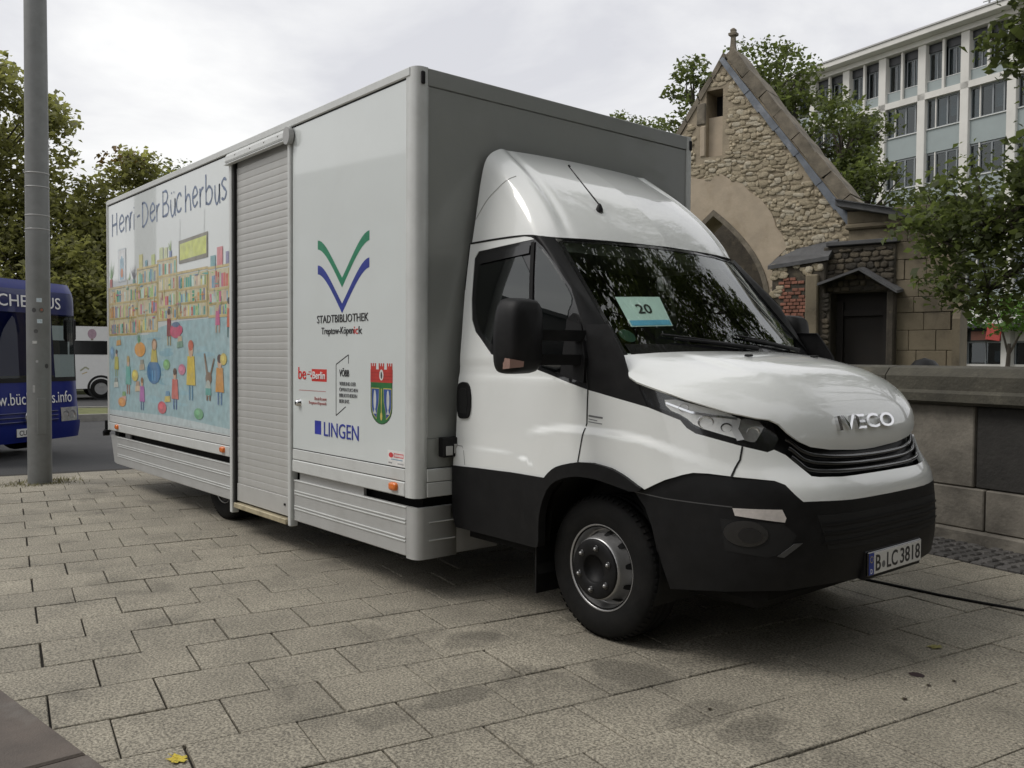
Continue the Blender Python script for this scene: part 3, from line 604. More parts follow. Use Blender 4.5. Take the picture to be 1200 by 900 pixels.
# ------------------------------------------------------------------ roller shutter
sh = boxobj('roller_shutter', (-2.60, -1.62, .045, .055, .25, 2.96), gap, truck)
sl = MB(); hgt = .0535
prof = [(.0262, 0.0), (.0246, .0010), (.0240, .0035), (.0238, .020), (.0238, .036), (.0240, .0505), (.0246, .0527), (.0262, .0534)]
V = [(x, y, z) for x in (-.5, .5) for y, z in prof]; npf = len(prof)
sl.add(V, [(i, i+1, i+1+npf, i+npf) for i in range(npf-1)], True)
slme = sl.mesh('slat'); slme.materials.append(slatm)
z = .405; i = 0
while z+hgt < 2.965:
    o = link('slat', slme, None, sh); o.location = (-2.108+rng.uniform(-.001, .001), rng.uniform(-.0008, .0008), z); o.scale = (.922, 1, 1); z += hgt; i += 1
boxobj('bottom_rail', (-2.569, -1.647, .018, .040, .262, .403), slatm, sh, .003)
boxobj('shutter_lock', (-1.72, -1.70, .010, .018, .335, .352), black, sh, .002)
boxobj('door_frame', (-2.650, -2.606, -.010, .05, .160, 2.985), alu, truck, .005)
boxobj('door_gasket', (-2.605, -2.572, .002, .05, .215, 2.985), gap, truck)
boxobj('door_frame', (-1.643, -1.615, .006, .05, .215, 2.985), alu, truck, .004)
boxobj('door_frame', (-1.606, -1.566, -.012, .05, .205, 3.05), alu, truck, .006)
boxobj('door_gasket', (-1.6155, -1.6115, .0, .05, .215, 2.985), gap, truck)
boxobj('door_sill', (-2.571, -1.645, -.012, .05, .208, .248), brass, truck, .004)
hs = MB(); pr = [(.0, 3.046), (-.014, 3.044), (-.030, 3.02), (-.034, 2.985), (-.030, 2.972), (.0, 2.972)]
V = [(x, y, z_) for x in (-2.672, -1.566) for y, z_ in pr]; k = len(pr)
hs.add(V, [(i, i+1, i+1+k, i+k) for i in range(k-1)]+[(0, 1, 2, 3, 4, 5), (11, 10, 9, 8, 7, 6)])
hso = hs.build('shutter_housing', alu, truck)
boxobj('drip_rail', (-2.672, -1.60, -.040, -.002, 2.952, 2.9635), alu, hso, .003); boxobj('drip_gap', (-2.66, -1.61, -.026, .0, 2.9636, 2.9718), gap, hso)
for x in (-2.48, -2.2, -1.95, -1.72): MB().lathe([(0, .004), (.007, .003), (.009, 0)], (x, -.0315, 3.01), n=10).build('screw', alu_dark, hso)
pts = [(-1.566+.05*math.cos(2*math.pi*i/20), 2.985+.062*math.sin(2*math.pi*i/20)) for i in range(20)]
MB().prism(pts, 'y', -.042, -.004).build('housing_cap', alu_dark, truck)
# door lock knob on the front panel
lk = MB(); lk.lathe([(0, .030), (.016, .029), (.022, .022), (.026, .008), (.030, .0)], (-1.457, .0055, 1.10), n=20); lko = lk.build('door_lock', chrome, truck); boxobj('keyhole', (-1.461, -1.453, -.0265, -.0255, 1.09, 1.11), black, lko)

# ------------------------------------------------------------------ printed film : front panel
def SP(x, z, d): return (x, .0058-d, z)
p = PR(SP); G, B_ = (.025, .22, .115), (.028, .045, .27)
def wing(z0, col):
    # a rising swoosh pair meeting in a point, like an open book
    def bez(a, b, c_, d, t): return tuple((1-t)**3*a[i]+3*(1-t)**2*t*b[i]+3*(1-t)*t*t*c_[i]+t**3*d[i] for i in (0, 1))
    for (xs, xt, yo) in ((-1.185, -.854, 0.), (-.515, -.854, 0.)):
        up_ = [bez((xs, z0), ((xs*.72+xt*.28), z0-.0), ((xs*.42+xt*.58), z0-.13), (xt, z0-.272), i/10) for i in range(11)]
        lo_ = [bez((xs, z0-.060), ((xs*.72+xt*.28), z0-.068), ((xs*.40+xt*.60), z0-.19), (xt, z0-.335), i/10) for i in range(11)]
        for i in range(10): p.poly([up_[i], up_[i+1], lo_[i+1], lo_[i]], col, .0007)
wing(2.214, G); p.build('emblem_print', skin_front); p = PR(SP); wing(2.046, B_); p.build('emblem_print', skin_front); p = PR(SP)
p.rect(-1.272, -1.06, 1.258, 1.342, (.60, .045, .035)); p.rect(-1.29, -1.272, 1.285, 1.30, (.60, .045, .035)); p.rect(-1.34, -1.30, 1.300, 1.308, (.5, .06, .05)); p.rect(-1.32, -1.285, 1.318, 1.324, (.5, .06, .05))
p.build('logo_print', skin_front); p = PR(SP)
p.line([(-1.464, 1.191), (-1.072, 1.192)], .004, (.45, .15, .14))
p.build('rule_print', skin_front); p = PR(SP)
p.rect(-1.229, -1.138, .897, .990, (.028, .04, .36)); p.build('square_print', skin_front); p = PR(SP)
K = (.03, .03, .032)
p.line([(-.771, 1.384), (-.771, 1.441), (-.933, 1.377), (-.933, 1.039), (-.806, 1.103)], .007, K)
p.build('frame_print', skin_front); p = PR(SP)
# city arms: mural crown, green shield, two blue fields with a fish each, an oar between
x0, x1 = -.497, -.249; xc = (x0+x1)/2
shield = [(x0, 1.30), (x1, 1.30), (x1, 1.12)]+[(xc+(x1-xc)*math.cos(t*math.pi/12), 1.12-.105*math.sin(t*math.pi/12)) for t in range(1, 12)]+[(x0, 1.12)]
p.poly(shield, (.03, .03, .03)); p.poly([(xc+(a-xc)*.955, 1.155+(b_-1.155)*.97) for a, b_ in shield], (.035, .16, .05))
p.rect(x0-.003, x1+.003, 1.272, 1.352, (.50, .055, .045))
for a in (x0, xc-.031, x1-.062):
    p.rect(a, a+.062, 1.352, 1.372, (.50, .055, .045))
    for q in (0, .024, .048): p.rect(a+q, a+q+.014, 1.372, 1.390, (.50, .055, .045))
for zz in (1.29, 1.31, 1.33): p.rect(x0, x1, zz, zz+.002, (.25, .03, .03))
p.ell(xc, 1.318, .024, .034, (.7, .7, .68)); p.ell(xc, 1.316, .009, .022, (.04, .04, .04))
for s in (-1, 1):
    f = [(xc+s*.022, 1.238), (xc+s*.115, 1.238), (xc+s*.115, 1.12), (xc+s*.098, 1.075), (xc+s*.055, 1.045), (xc+s*.045, 1.10), (xc+s*.028, 1.15)]
    p.poly(f if s > 0 else f[::-1], (.55, .45, .10)); q_ = [(xc+s*.068+(a-(xc+s*.068))*.92, 1.15+(b_-1.15)*.94) for a, b_ in f]; p.poly(q_ if s > 0 else q_[::-1], (.04, .09, .30))
    p.ell(xc+s*.075, 1.165, .016, .062, (.58, .60, .60)); p.poly([(xc+s*.075, 1.115), (xc+s*.075-.02, 1.078), (xc+s*.075+.02, 1.078)], (.5, .52, .52))
p.rect(xc-.004, xc+.004, 1.07, 1.235, (.6, .48, .12)); p.ell(xc, 1.065, .012, .026, (.6, .48, .12))
p.build('arms_print', skin_front); p = PR(SP)
# builder's sticker
p.rect(-.30, -.112, .776, .868, (.78, .78, .76)); p.ell(-.262, .838, .026, .016, (.6, .05, .06)); p.rect(-.232, -.125, .826, .852, (.62, .12, .13)); p.rect(-.225, -.13, .832, .846, (.78, .60, .60)); p.rect(-.262, -.135, .811, .816, (.15, .3, .45)); p.rect(-.29, -.25, .786, .796, (.35, .35, .35)); p.rect(-.19, -.125, .786, .796, (.45, .45, .45))
p.build('sticker_print', skin_front)
TY = .0042
text('lettering', 'STADTBIBLIOTHEK', 1, (-1.192, TY, 1.653), SIDE, txt_black, skin_front, fit=.668, fith=.052)
text('lettering', 'Treptow-Köpen', 1, (-1.131, TY, 1.562), SIDE, txt_black, skin_front, fit=.425, fith=.061)
text('lettering', 'ic', 1, (-.700, TY, 1.574), SIDE, txt_red, skin_front, fit=.048, fith=.047)
text('lettering', 'k', 1, (-.642, TY, 1.574), SIDE, txt_black, skin_front, fit=.042, fith=.048)
text('lettering', 'be', 1, (-1.470, TY, 1.268), SIDE, txt_red, skin_front, fit=.115, fith=.085, bold=.008)
text('lettering', 'Berlin', 1, (-1.255, TY-.001, 1.275), SIDE, txt_white, skin_front, fit=.175, fith=.05, bold=.012)
text('lettering', 'Bezirksamt', 1, (-1.229, TY, 1.130), SIDE, txt_redfaint, skin_front, fit=.168, fith=.022, bold=-.012)
text('lettering', 'Treptow-Köpenick', 1, (-1.316, TY, 1.094), SIDE, txt_redfaint, skin_front, fit=.255, fith=.026, bold=-.012)
text('lettering', 'VÖBB', 1, (-.887, TY, 1.299), SIDE, txt_black, skin_front, fit=.125, fith=.055, bold=.004)
for i, (s_, w_) in enumerate((('VERBUND DER', .21), ('ÖFFENTLICHEN', .235), ('BIBLIOTHEKEN', .225), ('BERLINS', .125))):
    text('lettering', s_, 1, (-.887, TY, 1.240-.038*i), SIDE, txt_grey, skin_front, fit=w_, fith=.024 if i != 1 else .028, bold=-.012)
text('lettering', 'LINGEN', 1, (-1.096, TY, .892), SIDE, txt_blue, skin_front, fit=.455, fith=.096)

# ------------------------------------------------------------------ printed film : mural on the rear panel
p = PR(SP); rg = random.Random(11)
XL, XR = -5.975, -2.672
p.poly([(XL, .785), (XR, .785), (XR, 1.75), (-3.8, 1.74), (-4.3, 1.70), (-4.7, 1.63), (XL, 1.62)], (.34, .50, .53))
p.poly([(XL, .785), (XR, .785), (XR, .83), (-4.0, .86), (XL, .83)], (.52, .60, .61))
for i in range(16):
    x = rg.uniform(XL+.3, XR-.5); zz = rg.uniform(.9, 1.6); w = rg.uniform(.2, .6); p.ell(x, zz, w*.6, rg.uniform(.012, .04), rg.choice([(.33, .52, .57), (.24, .43, .50), (.40, .57, .60), (.30, .49, .55)]), 18) if XL+w*.6 < x < XR-w*.6 else None
TAN = [(.48, .37, .13), (.56, .45, .20), (.42, .33, .10)]
BOOK = [(.05, .34, .22), (.10, .42, .36), (.50, .10, .07), (.62, .30, .06), (.55, .12, .24), (.60, .56, .16), (.12, .30, .45), (.34, .55, .50), (.62, .55, .40), (.16, .18, .34), (.30, .48, .15), (.62, .45, .35), (.5, .62, .55), (.45, .20, .12)]
def shelf(x0, x1, z0, z1):
    p.rect(x0, x1, z0, z1, (.58, .53, .34)); x = x0+.03
    while x < x1-.05:
        w = rg.uniform(.022, .055); h = (z1-z0)*rg.uniform(.58, .84); col = rg.choice(BOOK); f = rg.uniform(.8, 1.25)
        if rg.random() < .9: p.rect(x, x+w, z0+.016, z0+.016+h, tuple(min(.8, c_*f) for c_ in col))
        if rg.random() < .3: p.rect(x+w*.3, x+w*.5, z0+.03, z0+h*.8, (.65, .62, .5))
        x += w+rg.uniform(.002, .012)
    p.rect(x0, x1, z0-.008, z0+.012, rg.choice(TAN)); p.rect(x0-.01, x0+.018, z0, z1, rg.choice(TAN)); p.rect(x1-.018, x1+.01, z0, z1, rg.choice(TAN))
for z0, z1 in ((1.64, 1.80), (1.81, 1.965), (1.975, 2.13)):
    shelf(-5.96, -5.02, z0, z1)
for z0, z1 in ((1.66, 1.81), (1.82, 1.97), (1.98, 2.12), (2.13, 2.275)): shelf(-4.99, -4.40, z0, z1)
for z0, z1 in ((1.76, 1.87), (1.88, 2.02), (2.03, 2.16), (2.17, 2.31)): shelf(-4.38, -3.88, z0, z1)
for z0, z1 in ((1.765, 1.885), (1.89, 2.01), (2.02, 2.155)): shelf(-3.85, -3.15, z0, z1)
for z0, z1 in ((1.755, 1.85), (1.86, 1.97), (1.98, 2.145)): shelf(-3.12, -2.68, z0, z1)
for (a, b_, zz) in ((-5.97, -5.0, 2.135), (-5.0, -4.39, 2.28), (-4.4, -3.87, 2.315), (-3.86, -3.13, 2.165), (-3.13, -2.675, 2.155)): p.rect(a, b_, zz, zz+.022, TAN[1])
# standing pieces on the shelf tops
for (x, zz, w, h, col) in ((-4.93, 2.302, .11, .13, (.58, .55, .22)), (-4.75, 2.302, .07, .06, (.20, .38, .44)), (-4.56, 2.302, .10, .10, (.52, .60, .25)), (-4.33, 2.337, .10, .11, (.55, .62, .35)), (-4.20, 2.337, .09, .10, (.6, .64, .40)), (-4.06, 2.337, .06, .06, (.18, .24, .45)), (-3.07, 2.177, .11, .09, (.16, .36, .38)), (-2.93, 2.177, .12, .15, (.66, .22, .24)), (-2.745, 2.177, .06, .10, (.25, .24, .40))): p.rect(x, x+w, zz, zz+h, col)
p.rect(-5.62, -5.36, 2.20, 2.545, (.50, .56, .60)); p.rect(-5.605, -5.375, 2.215, 2.53, (.66, .68, .69)); p.rect(-5.56, -5.42, 2.22, 2.44, (.30, .46, .56)); p.ell(-5.49, 2.29, .045, .05, (.55, .18, .06)); p.ell(-5.49, 2.42, .03, .05, (.2, .38, .5))
def leaves(x, zz, n_, h, col):
    for i in range(n_):
        a = R(rg.uniform(35, 145)); l = h*rg.uniform(.6, 1.1); p.poly([(x-.008, zz), (x+.008, zz), (x+l*math.cos(a)*.6+.006, zz+l*math.sin(a)*.6), (x+l*math.cos(a), zz+l*math.sin(a))], col)
leaves(-5.87, 2.24, 10, .22, (.16, .36, .10)); p.rect(-5.91, -5.83, 2.157, 2.245, (.45, .10, .08)); leaves(-5.10, 2.19, 9, .18, (.10, .10, .13)); p.rect(-5.13, -5.06, 2.157, 2.20, (.12, .28, .24)); leaves(-5.25, 2.2, 5, .1, (.25, .4, .12)); leaves(-4.03, 2.39, 6, .11, (.28, .44, .12))
# hanging yellow sign
GB = (.20, .19, .15)
p.line([(-3.79, 2.44), (-3.785, 2.66)], .006, (.45, .47, .47)); p.line([(-3.21, 2.46), (-3.20, 2.68)], .006, (.45, .47, .47))
p.poly([(-3.815, 2.255), (-3.13, 2.265), (-3.13, 2.482), (-3.815, 2.462)], GB); p.poly([(-3.785, 2.285), (-3.16, 2.30), (-3.16, 2.452), (-3.785, 2.432)], (.60, .66, .16))
# loosely painted readers, pots and toys
SK = (.62, .42, .28)
def person_print(x, z0, h, coat, legs, hair, w=.11):
    p.rect(x-.045, x-.02, z0, z0+h*.28, legs); p.rect(x+.02, x+.045, z0, z0+h*.28, legs)
    p.poly([(x-w, z0+h*.24), (x+w, z0+h*.24), (x+w*.75, z0+h*.70), (x-w*.75, z0+h*.70)], coat); p.ell(x, z0+h*.80, h*.105, h*.12, SK); p.ell(x, z0+h*.87, h*.115, h*.085, hair)
person_print(-3.53, 1.03, .56, (.66, .50, .05), (.08, .22, .36), (.55, .12, .05))
person_print(-2.70+.02, 1.58, .34, (.55, .12, .06), (.1, .2, .2), (.06, .05, .05), .05); person_print(-2.92, 1.62, .26, (.55, .12, .26), (.5, .4, .3), (.5, .42, .2), .05)
person_print(-4.08, 1.52, .36, (.25, .05, .05), (.4, .3, .1), (.10, .06, .04), .06); person_print(-5.70, 1.20, .30, (.48, .46, .08), (.3, .4, .2), (.08, .05, .04), .08)
p.ell(-4.51, 1.265, .20, .118, (.04, .17, .36)); p.rect(-4.56, -4.53, 1.18, 1.28, (.12, .34, .56)); p.rect(-4.49, -4.46, 1.18, 1.28, (.12, .34, .56)); p.poly([(-4.60, 1.36), (-4.40, 1.36), (-4.44, 1.49), (-4.56, 1.49)], (.52, .44, .07)); p.ell(-4.49, 1.53, .075, .06, (.30, .20, .12)); p.ell(-4.49, 1.525, .048, .045, SK)
p.ell(-4.92, 1.485, .17, .075, (.70, .33, .06)); leaves(-4.95, 1.54, 9, .17, (.14, .36, .16)); p.ell(-3.90, 1.655, .15, .07, (.55, .07, .15)); p.ell(-3.77, 1.66, .04, .035, (.55, .07, .15)); p.ell(-3.90, 1.71, .10, .025, (.10, .16, .28))
BR = (.22, .14, .08)
p.poly([(-3.17, 1.26), (-3.13, 1.27), (-3.20, 1.45), (-3.225, 1.44)], BR); p.poly([(-3.10, 1.26), (-3.06, 1.27), (-2.985, 1.40), (-3.005, 1.41)], BR); p.ell(-3.12, 1.235, .07, .055, BR); p.ell(-3.13, 1.15, .06, .07, (.45, .50, .45)); p.rect(-3.19, -3.07, 1.09, 1.15, (.12, .38, .33)); p.rect(-3.17, -3.14, 1.045, 1.09, BR); p.rect(-3.11, -3.08, 1.045, 1.09, BR)
for (x, zz, c1, c2) in ((-5.62, 1.57, (.60, .34, .10), (.30, .44, .40)), (-5.72, 1.12, (.60, .62, .55), (.30, .34, .30)), (-5.45, .98, (.60, .36, .30), (.25, .42, .16)), (-5.0, 1.10, (.62, .48, .30), (.45, .3, .2)), (-4.86, 1.32, (.45, .38, .26), (.3, .3, .25)), (-4.13, 1.03, (.62, .50, .12), (.14, .30, .46)), (-3.80, 1.54, (.20, .34, .25), (.55, .45, .30))):
    p.poly([(x-.08, zz-.045), (x+.08, zz-.035), (x+.07, zz+.02), (x-.07, zz+.01)], c1); p.poly([(x-.055, zz+.012), (x+.06, zz+.02), (x+.05, zz+.065), (x-.045, zz+.06)], c2)
person_print(-3.93, .93, .40, (.60, .14, .10), (.10, .16, .34), (.12, .07, .04), .09); person_print(-5.30, 1.02, .42, (.14, .42, .36), (.45, .20, .12), (.50, .36, .10), .09)
person_print(-2.88, 1.02, .44, (.62, .30, .06), (.10, .20, .38), (.10, .06, .05), .09); person_print(-4.86, .88, .34, (.45, .16, .42), (.12, .20, .36), (.30, .16, .06), .08)
for (x, zz, rx, rz, col) in ((-5.52, .93, .13, .05, (.66, .30, .08)), (-4.28, .93, .12, .06, (.60, .10, .12)), (-3.35, .92, .11, .05, (.16, .40, .20)), (-5.08, 1.22, .10, .06, (.64, .52, .10)), (-3.75, 1.30, .09, .05, (.60, .20, .30)), (-2.80, 1.40, .07, .05, (.62, .50, .12)), (-5.85, 1.45, .07, .07, (.20, .36, .52)), (-4.15, 1.34, .09, .05, (.22, .44, .18))): p.ell(x, zz, rx, rz, col); p.ell(x-rx*.2, zz+rz*.2, rx*.5, rz*.45, tuple(min(.8, c_*1.35) for c_ in col))
for i in range(150):                                   # loose brush strokes over shelves and floor
    x = rg.uniform(XL+.05, XR-.15); zz = rg.uniform(1.64, 2.15); l = rg.uniform(.02, .09); hz_ = rg.random() < .5
    col = rg.choice(TAN+BOOK) if zz > 1.62 else rg.choice([(.40, .56, .58), (.25, .42, .48), (.5, .6, .6)])
    if zz > 1.62 and x > -4.4 and zz < 1.78: continue
    p.line([(x, zz), (x+(l if hz_ else rg.uniform(-.01, .01)), zz+(rg.uniform(-.006, .006) if hz_ else l))], rg.uniform(.006, .016), col)
p.build('mural_print', skin_rear, 1.)

# hand-drawn title
GL = {'H': [[(0, 0), (.02, 1)], [(.02, .48), (.95, .52)], [(1, 0), (.96, 1)]], 'D': [[(.08, -.05), (.05, 1)], [(.0, .96), (.5, .95), (.9, .72), (1, .45), (.8, .18), (.3, 0), (0, .02)]],
 'B': [[(.05, 0), (.05, 1)], [(0, .98), (.6, .98), (.85, .78), (.6, .55), (.1, .5)], [(.6, .53), (1, .32), (.8, .06), (.0, .02)]],
 'e': [[(.08, .33), (.9, .42), (.8, .62), (.45, .7), (.1, .5), (.05, .25), (.3, .02), (.7, .03), (1, .15)]], 'n': [[(.1, .68), (.12, 0)], [(.12, .42), (.45, .68), (.8, .6), (.95, .3), (1, 0)]],
 'r': [[(.15, .68), (.2, 0)], [(.2, .40), (.5, .62), (.95, .68)]], 'i': [[(.5, .66), (.5, 0)], [(.45, .90), (.55, .96)]], '-': [[(0, .38), (1, .42)]],
 'u': [[(.05, .68), (.08, .25), (.35, .02), (.7, .1), (.9, .4), (.92, .68)], [(.92, .68), (.95, .2), (1, 0)]], 'c': [[(1, .55), (.7, .70), (.3, .6), (.05, .35), (.2, .08), (.6, 0), (1, .12)]],
 'h': [[(.08, 1), (.1, 0)], [(.1, .38), (.45, .62), (.85, .5), (1, 0)]], 'b': [[(.06, 1.08), (.08, 0)], [(.08, .45), (.5, .62), (.95, .45), (.9, .15), (.5, 0), (.08, .08)]],
 's': [[(.95, .62), (.5, .70), (.1, .55), (.5, .38), (.95, .22), (.6, 0), (.05, .05)]]}
GL['ü'] = GL['u']+[[(.22, .88), (.26, .95)], [(.70, .88), (.74, .95)]]
TITLE = [('H', -5.82, -5.66), ('e', -5.58, -5.41), ('n', -5.37, -5.23), ('r', -5.22, -5.14), ('i', -5.11, -5.07), ('-', -4.99, -4.91), ('D', -4.83, -4.66), ('e', -4.6, -4.45), ('r', -4.42, -4.32), ('B', -4.24, -4.08), ('ü', -4.03, -3.9), ('c', -3.88, -3.75), ('h', -3.66, -3.52), ('e', -3.48, -3.36), ('r', -3.32, -3.22), ('b', -3.18, -3.03), ('u', -2.98, -2.87), ('s', -2.84, -2.73)]
for q, (ch, a, b_) in enumerate(TITLE):
    ti = MB()
    base = 2.715+(.012 if q % 2 else -.012)-(.02 if q > 14 else 0)
    for st in GL[ch]:
        pts = [Vector((a+(b_-a)*x, 0, base+.238*z_)) for x, z_ in st]
        if len(pts) > 2:                                   # smooth the stroke
            sm = []
            for i in range(len(pts)-1):
                p0, p1, p2, p3 = pts[max(i-1, 0)], pts[i], pts[i+1], pts[min(i+2, len(pts)-1)]
                for t in (0, .34, .67):
                    sm.append(.5*((2*p1)+(-p0+p2)*t+(2*p0-5*p1+4*p2-p3)*t*t+(-p0+3*p1-3*p2+p3)*t**3))
            pts = sm+[pts[-1]]
        Vv = []
        for i, c_ in enumerate(pts):
            t = (pts[min(i+1, len(pts)-1)]-pts[max(i-1, 0)]); t.normalize(); nn = Vector((-t.z, 0, t.x))*(.011+.003*math.sin(i*1.7+q))
            Vv += [(c_.x+nn.x, .0042-.00003*(q % 3), c_.z+nn.z), (c_.x-nn.x, .0042-.00003*(q % 3), c_.z-nn.z)]
        ti.add(Vv, [(2*i, 2*i+1, 2*i+3, 2*i+2) for i in range(len(pts)-1)])
    ti.build('title_letter', txt_title, skin_rear)

# ------------------------------------------------------------------ wheels
def wheel(x, y, sgn, front=True, twin=False):
    """sgn -1: outer face looks towards -Y"""
    S = 1 if sgn < 0 else -1
    ln = lambda prof, n=56: MB().lathe(prof, (x, y, .365), n=n, sign=-S)
    rim = ln([(.199, -.17), (.203, -.02), (.222, .002), (.224, .006), (.221, .010), (.214, .006), (.205, -.008), (.199, -.035), (.196, -.052), (.186, -.056), (.176, -.040), (.167, -.006), (.162, .022), (.157, .040), (.150, .046), (.120, .044)])
    w = rim.build('wheel', silver, truck)
    ln([(.205, .0), (.225, .012), (.245, .021), (.275, .026), (.305, .024), (.333, .015), (.349, .004), (.3585, -.010), (.365, -.028), (.365, -.060), (.358, -.062), (.358, -.070), (.365, -.072), (.366, -.100), (.359, -.102), (.359, -.110), (.366, -.112), (.365, -.165), (.35, -.19), (.30, -.205), (.215, -.19)], 72).build('tyre', rubber, w)
    # shoulder lugs
    lug = MB()
    for k in range(64):
        a = 2*math.pi*k/64; ca, sa = math.cos(a), math.sin(a); t = (-sa, ca)
        V = []
        for (r, o_) in ((.352, .0085), (.352, -.016), (.3675, -.022), (.3625, -.004)):
            for hw in (-.0085, .0085): V.append((x+r*ca+t[0]*hw, y-S*o_, .365+r*sa+t[1]*hw))
        lug.add(V, [(0, 1, 7, 6), (6, 7, 5, 4), (0, 6, 4, 2), (1, 3, 5, 7), (2, 4, 5, 3)])
    lug.build('tread_block', rubber, w)
    for k in range(10):
        a = 2*math.pi*(k+.3)/10; r = .178
        V = [(x+(r+.0145*math.cos(b_))*math.cos(a)-.0165*math.sin(b_)*math.sin(a), 0, .365+(r+.0145*math.cos(b_))*math.sin(a)+.0165*math.sin(b_)*math.cos(a)) for b_ in [2*math.pi*i/14 for i in range(14)]]
        # the disc is a cone here: lay the hole on it
        VV = []
        for (px_, _, pz_) in V:
            rr = math.hypot(px_-x, pz_-.365); o_ = -.056+(.186-rr)/(.186-.167)*.050; VV.append((px_, y-S*(o_+.0035), pz_))
        MB().add(VV, [tuple(range(14))]).build('vent_hole', gap, w)
    hub = ln([(.151, .040), (.151, .052), (.143, .058), (.075, .062), (.070, .056), (.064, .030), (.0, .026)], 40).build('hub_cover', black, w)
    for k in range(6):
        a = 2*math.pi*(k+.35)/6; cx_, cz_ = x+.108*math.cos(a), .365+.108*math.sin(a)
        MB().lathe([(0, .076), (.007, .075), (.010, .068), (.0105, .058)], (cx_, y, cz_), n=8, sign=-S).build('wheel_nut', silver, w)
        MB().lathe([(.018, .0605), (.0185, .0625), (.012, .0630)], (cx_, y, cz_), n=12, sign=-S).build('nut_seat', blackg, w)
    return w
wheel(1.145, .372, -1); wheel(1.145, 2.168, 1)
for (yy, s) in ((.17, -1), (2.37, 1)):
    wheel(-3.20, yy, s); wheel(-3.20, yy+(-s)*.26, s)
boxobj('mud_flap', (-3.72, -3.70, .16, .62, .26, .55), dark, truck)
boxobj('mud_flap', (.715, .727, .30, .52, .155, .46), black, truck); boxobj('mud_flap', (.715, .727, 2.02, 2.24, .155, .46), black, truck)
# ================================================================== LIBRARY TRUCK : CAB
# relief of the pressed side: wheel flare and lower door crease
def sstep(t): t = max(0., min(1., t)); return t*t*(3-2*t)
def relief(a, z):
    r = 0.
    zc = smooth([(.55, 1.02), (.72, 1.065), (.93, 1.092), (1.11, 1.099), (1.39, 1.078), (1.56, 1.02), (1.75, .95)], a)
    fade = sstep((a-.62)/.20)*sstep((1.95-a)/.5)
    r += .017*fade*sstep((zc-z)/.055)
    zl = smooth([(0., .905), (.61, .905), (.72, .875), (.85, .82)], a)
    r += .012*sstep((zl-z)/.022)*sstep((.80-a)/.12)*(1-fade*.6)
    r -= .006*sstep((z-1.30)/.03)*sstep((1.42-z)/.04)*sstep((1.1-a)/.1)
    return r
def bodyr(a, z, off=0.): return body(a, z, off+relief(a, z))
def flip(P): return (P[0], 2*CY-P[1], P[2])
def resample(poly, step):
    q = []
    n = len(poly)
    for i in range(n):
        a, b = poly[i], poly[(i+1) % n]; L = math.hypot(b[0]-a[0], b[1]-a[1]); k = max(1, int(L/step))
        for j in range(k): q.append((a[0]+(b[0]-a[0])*j/k, a[1]+(b[1]-a[1])*j/k))
    return q
def inside(pt, poly):
    x, y = pt; c_ = False; n = len(poly); j = n-1
    for i in range(n):
        if (poly[i][1] > y) != (poly[j][1] > y) and x < (poly[j][0]-poly[i][0])*(y-poly[i][1])/(poly[j][1]-poly[i][1])+poly[i][0]: c_ = not c_
        j = i
    return c_
def edge_dist(pt, poly):
    m_ = 9
    for i in range(len(poly)):
        a, b = poly[i], poly[(i+1) % len(poly)]; dx, dy = b[0]-a[0], b[1]-a[1]; L = dx*dx+dy*dy or 1e-9
        t = max(0, min(1, ((pt[0]-a[0])*dx+(pt[1]-a[1])*dy)/L)); m_ = min(m_, math.hypot(a[0]+dx*t-pt[0], a[1]+dy*t-pt[1]))
    return m_
